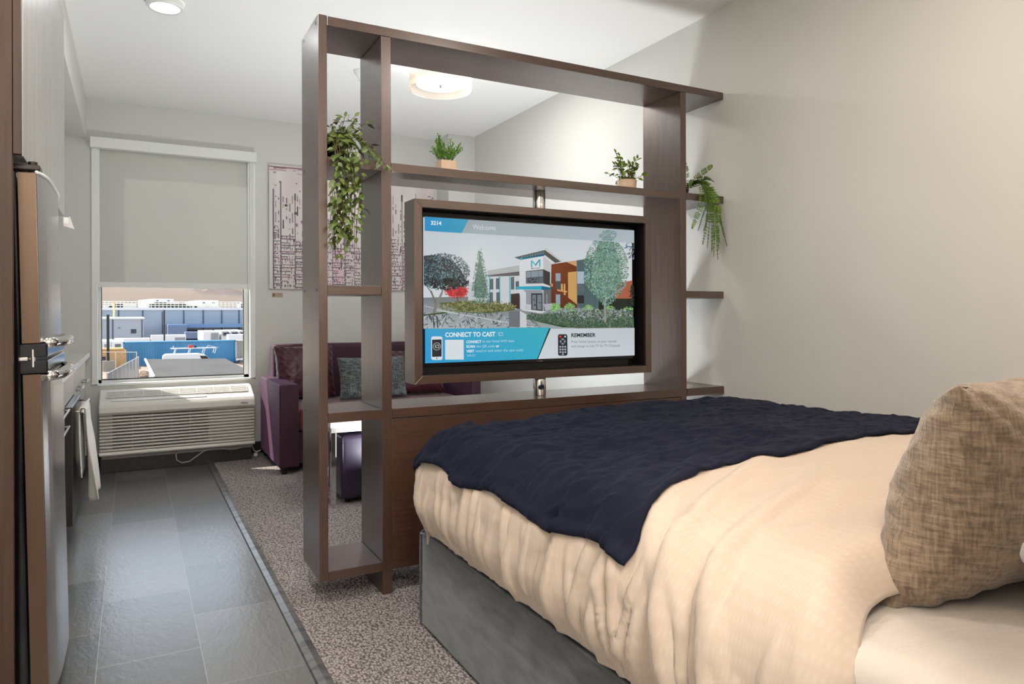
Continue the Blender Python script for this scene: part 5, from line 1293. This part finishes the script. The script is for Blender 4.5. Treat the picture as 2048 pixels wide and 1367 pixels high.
# big flat grey roof
rz = -2.35
c1, c2, c3, c4 = at(290.5, 717.8, 'Z', rz), at(450, 716.3, 'Z', rz), at(520, 752.5, 'Z', rz), at(308, 753, 'Z', rz)
cb2 = T('flat_roof_building', 'low building with a wide flat grey roof close below the window', 'building', ((c1.x+c3.x)/2, (c1.y+c3.y)/2, GZ))
roofm = M('grey_membrane', rgb(82, 80, 78), .9, var=(.5, rgb(72, 70, 68), (1, .3, 1), .35, .7), bump=(2, .1, I3, .05))
w1 = MB(); ins = [(c1.x+.25, c1.y-.25), (c2.x-.25, c2.y-.25), (c3.x-.25, c3.y+.25), (c4.x+.25, c4.y+.25)]
w1.prism(ins, 'Z', GZ, rz-.18); w1.build('walls', M('siding', rgb(168, 170, 172), .7), cb2, fix=True)
w1 = MB(); w1.prism([(c1.x, c1.y), (c2.x, c2.y), (c3.x, c3.y), (c4.x, c4.y)], 'Z', rz-.178, rz); w1.build('roof', roofm, cb2, fix=True)
w1 = MB(); w1.tube([(c1.x, c1.y, rz), (c4.x, c4.y, rz)], .09, 6); w1.build('roof_trim', wht, cb2)
w1 = MB(); w1.prism([(c4.x, c4.y), (c3.x, c3.y), (c3.x, c3.y-.12), (c4.x, c4.y-.12)], 'Z', rz-.4, rz-.02); w1.build('gutter', M('gutter_grey', rgb(98, 100, 104), .6), cb2, fix=True)
# white van with ladder rack
vy = 76.0
vn_ = T('van', 'white work van with a ladder rack in front of the blue container', 'van', (wx(385, 715, vy), vy, GZ))
x0, x1 = wx(326, 715, vy), wx(441, 715, vy); zt_ = wz(708.5, vy)
b = MB(); b.prism([(x0, GZ+.4), (x1, GZ+.4), (x1, GZ+1.2), (x1-.5, GZ+1.35), (x1-1.4, zt_-.12), (x1-2.0, zt_), (x0+.2, zt_), (x0, zt_-.2)], 'Y', vy, vy+1.95); b.build('body', wht, vn_, fix=True, bevel=.06)
b = MB(); b.prism([(x1-1.32, zt_-.22), (x1-.62, GZ+1.42), (x1-1.5, GZ+1.42), (x1-1.9, zt_-.2)], 'Y', vy-.02, vy-.005); b.build('side_window', blackg, vn_, fix=True)
for xx in (x0+1, x1-1): MB().cyl((xx, vy-.03, GZ+.36), .36, .25, 'Y', 20).build('wheel', black, vn_)
rk = MB(); zk = zt_+.5
for xx in (x0+1.0, x0+2.3, x0+3.6, x0+4.6):
    rk.tube([(xx, vy+.1, zt_), (xx+.15, vy+.15, zk), (xx+.15, vy+1.8, zk), (xx, vy+1.85, zt_)], .035, 6)
for yy_ in (vy+.15, vy+1.0, vy+1.8): rk.tube([(x0+.7, yy_, zk+.04), (x1-.35, yy_, zk+.04)], .035, 6)
rk.tube([(x1-1.3, vy+.3, zk+.05), (x1-1.1, vy+.3, zk+.3), (x1-.1, vy+.3, zk+.05), (x1-1.2, vy+.3, zk+.05)], .03, 6); rk.tube([(x0+.9, vy+.2, zk), (x0+.9, vy+.2, zk+.32)], .04, 6)
rk.build('ladder_rack', wht, vn_)
tag(box('cargo_bundle', (wx(377, 700, vy+.5), vy+.4, zk+.085), (wx(386, 700, vy+.5), vy+.9, zk+.36), M('red_bundle', rgb(196, 62, 52), .7), round_=.06), 'small red bundle strapped on the van roof rack', 'bundle')
tag(box('cargo_bundle', (wx(388, 700, vy+.5), vy+.4, zk+.085), (wx(393.5, 700, vy+.5), vy+.9, zk+.3), M('navy_bundle', rgb(44, 50, 74), .7), round_=.06), 'small dark bundle beside the red one on the van rack', 'bundle')
# loose material and rocks near the fence
rr3 = random.Random(8)
pl = MB()
for k in range(150):
    p = at(rr3.uniform(283, 293), rr3.uniform(745, 765), 'Z', GZ); s = rr3.uniform(.08, .28); pl.box((p.x-s, p.y-s, GZ), (p.x+s, p.y+s, GZ+s), s*.5)
tag(pl.build('rubble', M('rubble', rgb(150, 126, 106), .95, var=(2, rgb(92, 72, 60), I3, .4, .6))), 'brown rubble between the slatted fence and the grey roof', 'rubble', kind='stuff')
pl = MB()
for k in range(60):
    p = at(rr3.uniform(482, 500), rr3.uniform(724, 729), 'Z', GZ); s = rr3.uniform(.2, .6); pl.tube([(p.x-.7, p.y, GZ+s), (p.x+.7, p.y+rr3.uniform(-.4, .4), GZ+s+.1)], .14, 6)
tag(pl.build('pipe_heap', M('pipe_heap', rgb(210, 206, 200), .8, var=(.9, rgb(60, 66, 84), I3, .45, .55))), 'heap of white and dark pipes by the grey container', 'pipes', kind='stuff')
k1 = MB(); p1, p2 = at(198, 748, 'Z', GZ), at(275, 747, 'Z', GZ); k1.box((p1.x-8, p1.y, GZ), (at(204, 748, 'Z', GZ).x, p1.y+.35, GZ+.18)); tag(k1.build('kerb', M('kerb', rgb(206, 200, 192), .9)), 'pale concrete kerb line by the slatted fence', 'kerb')
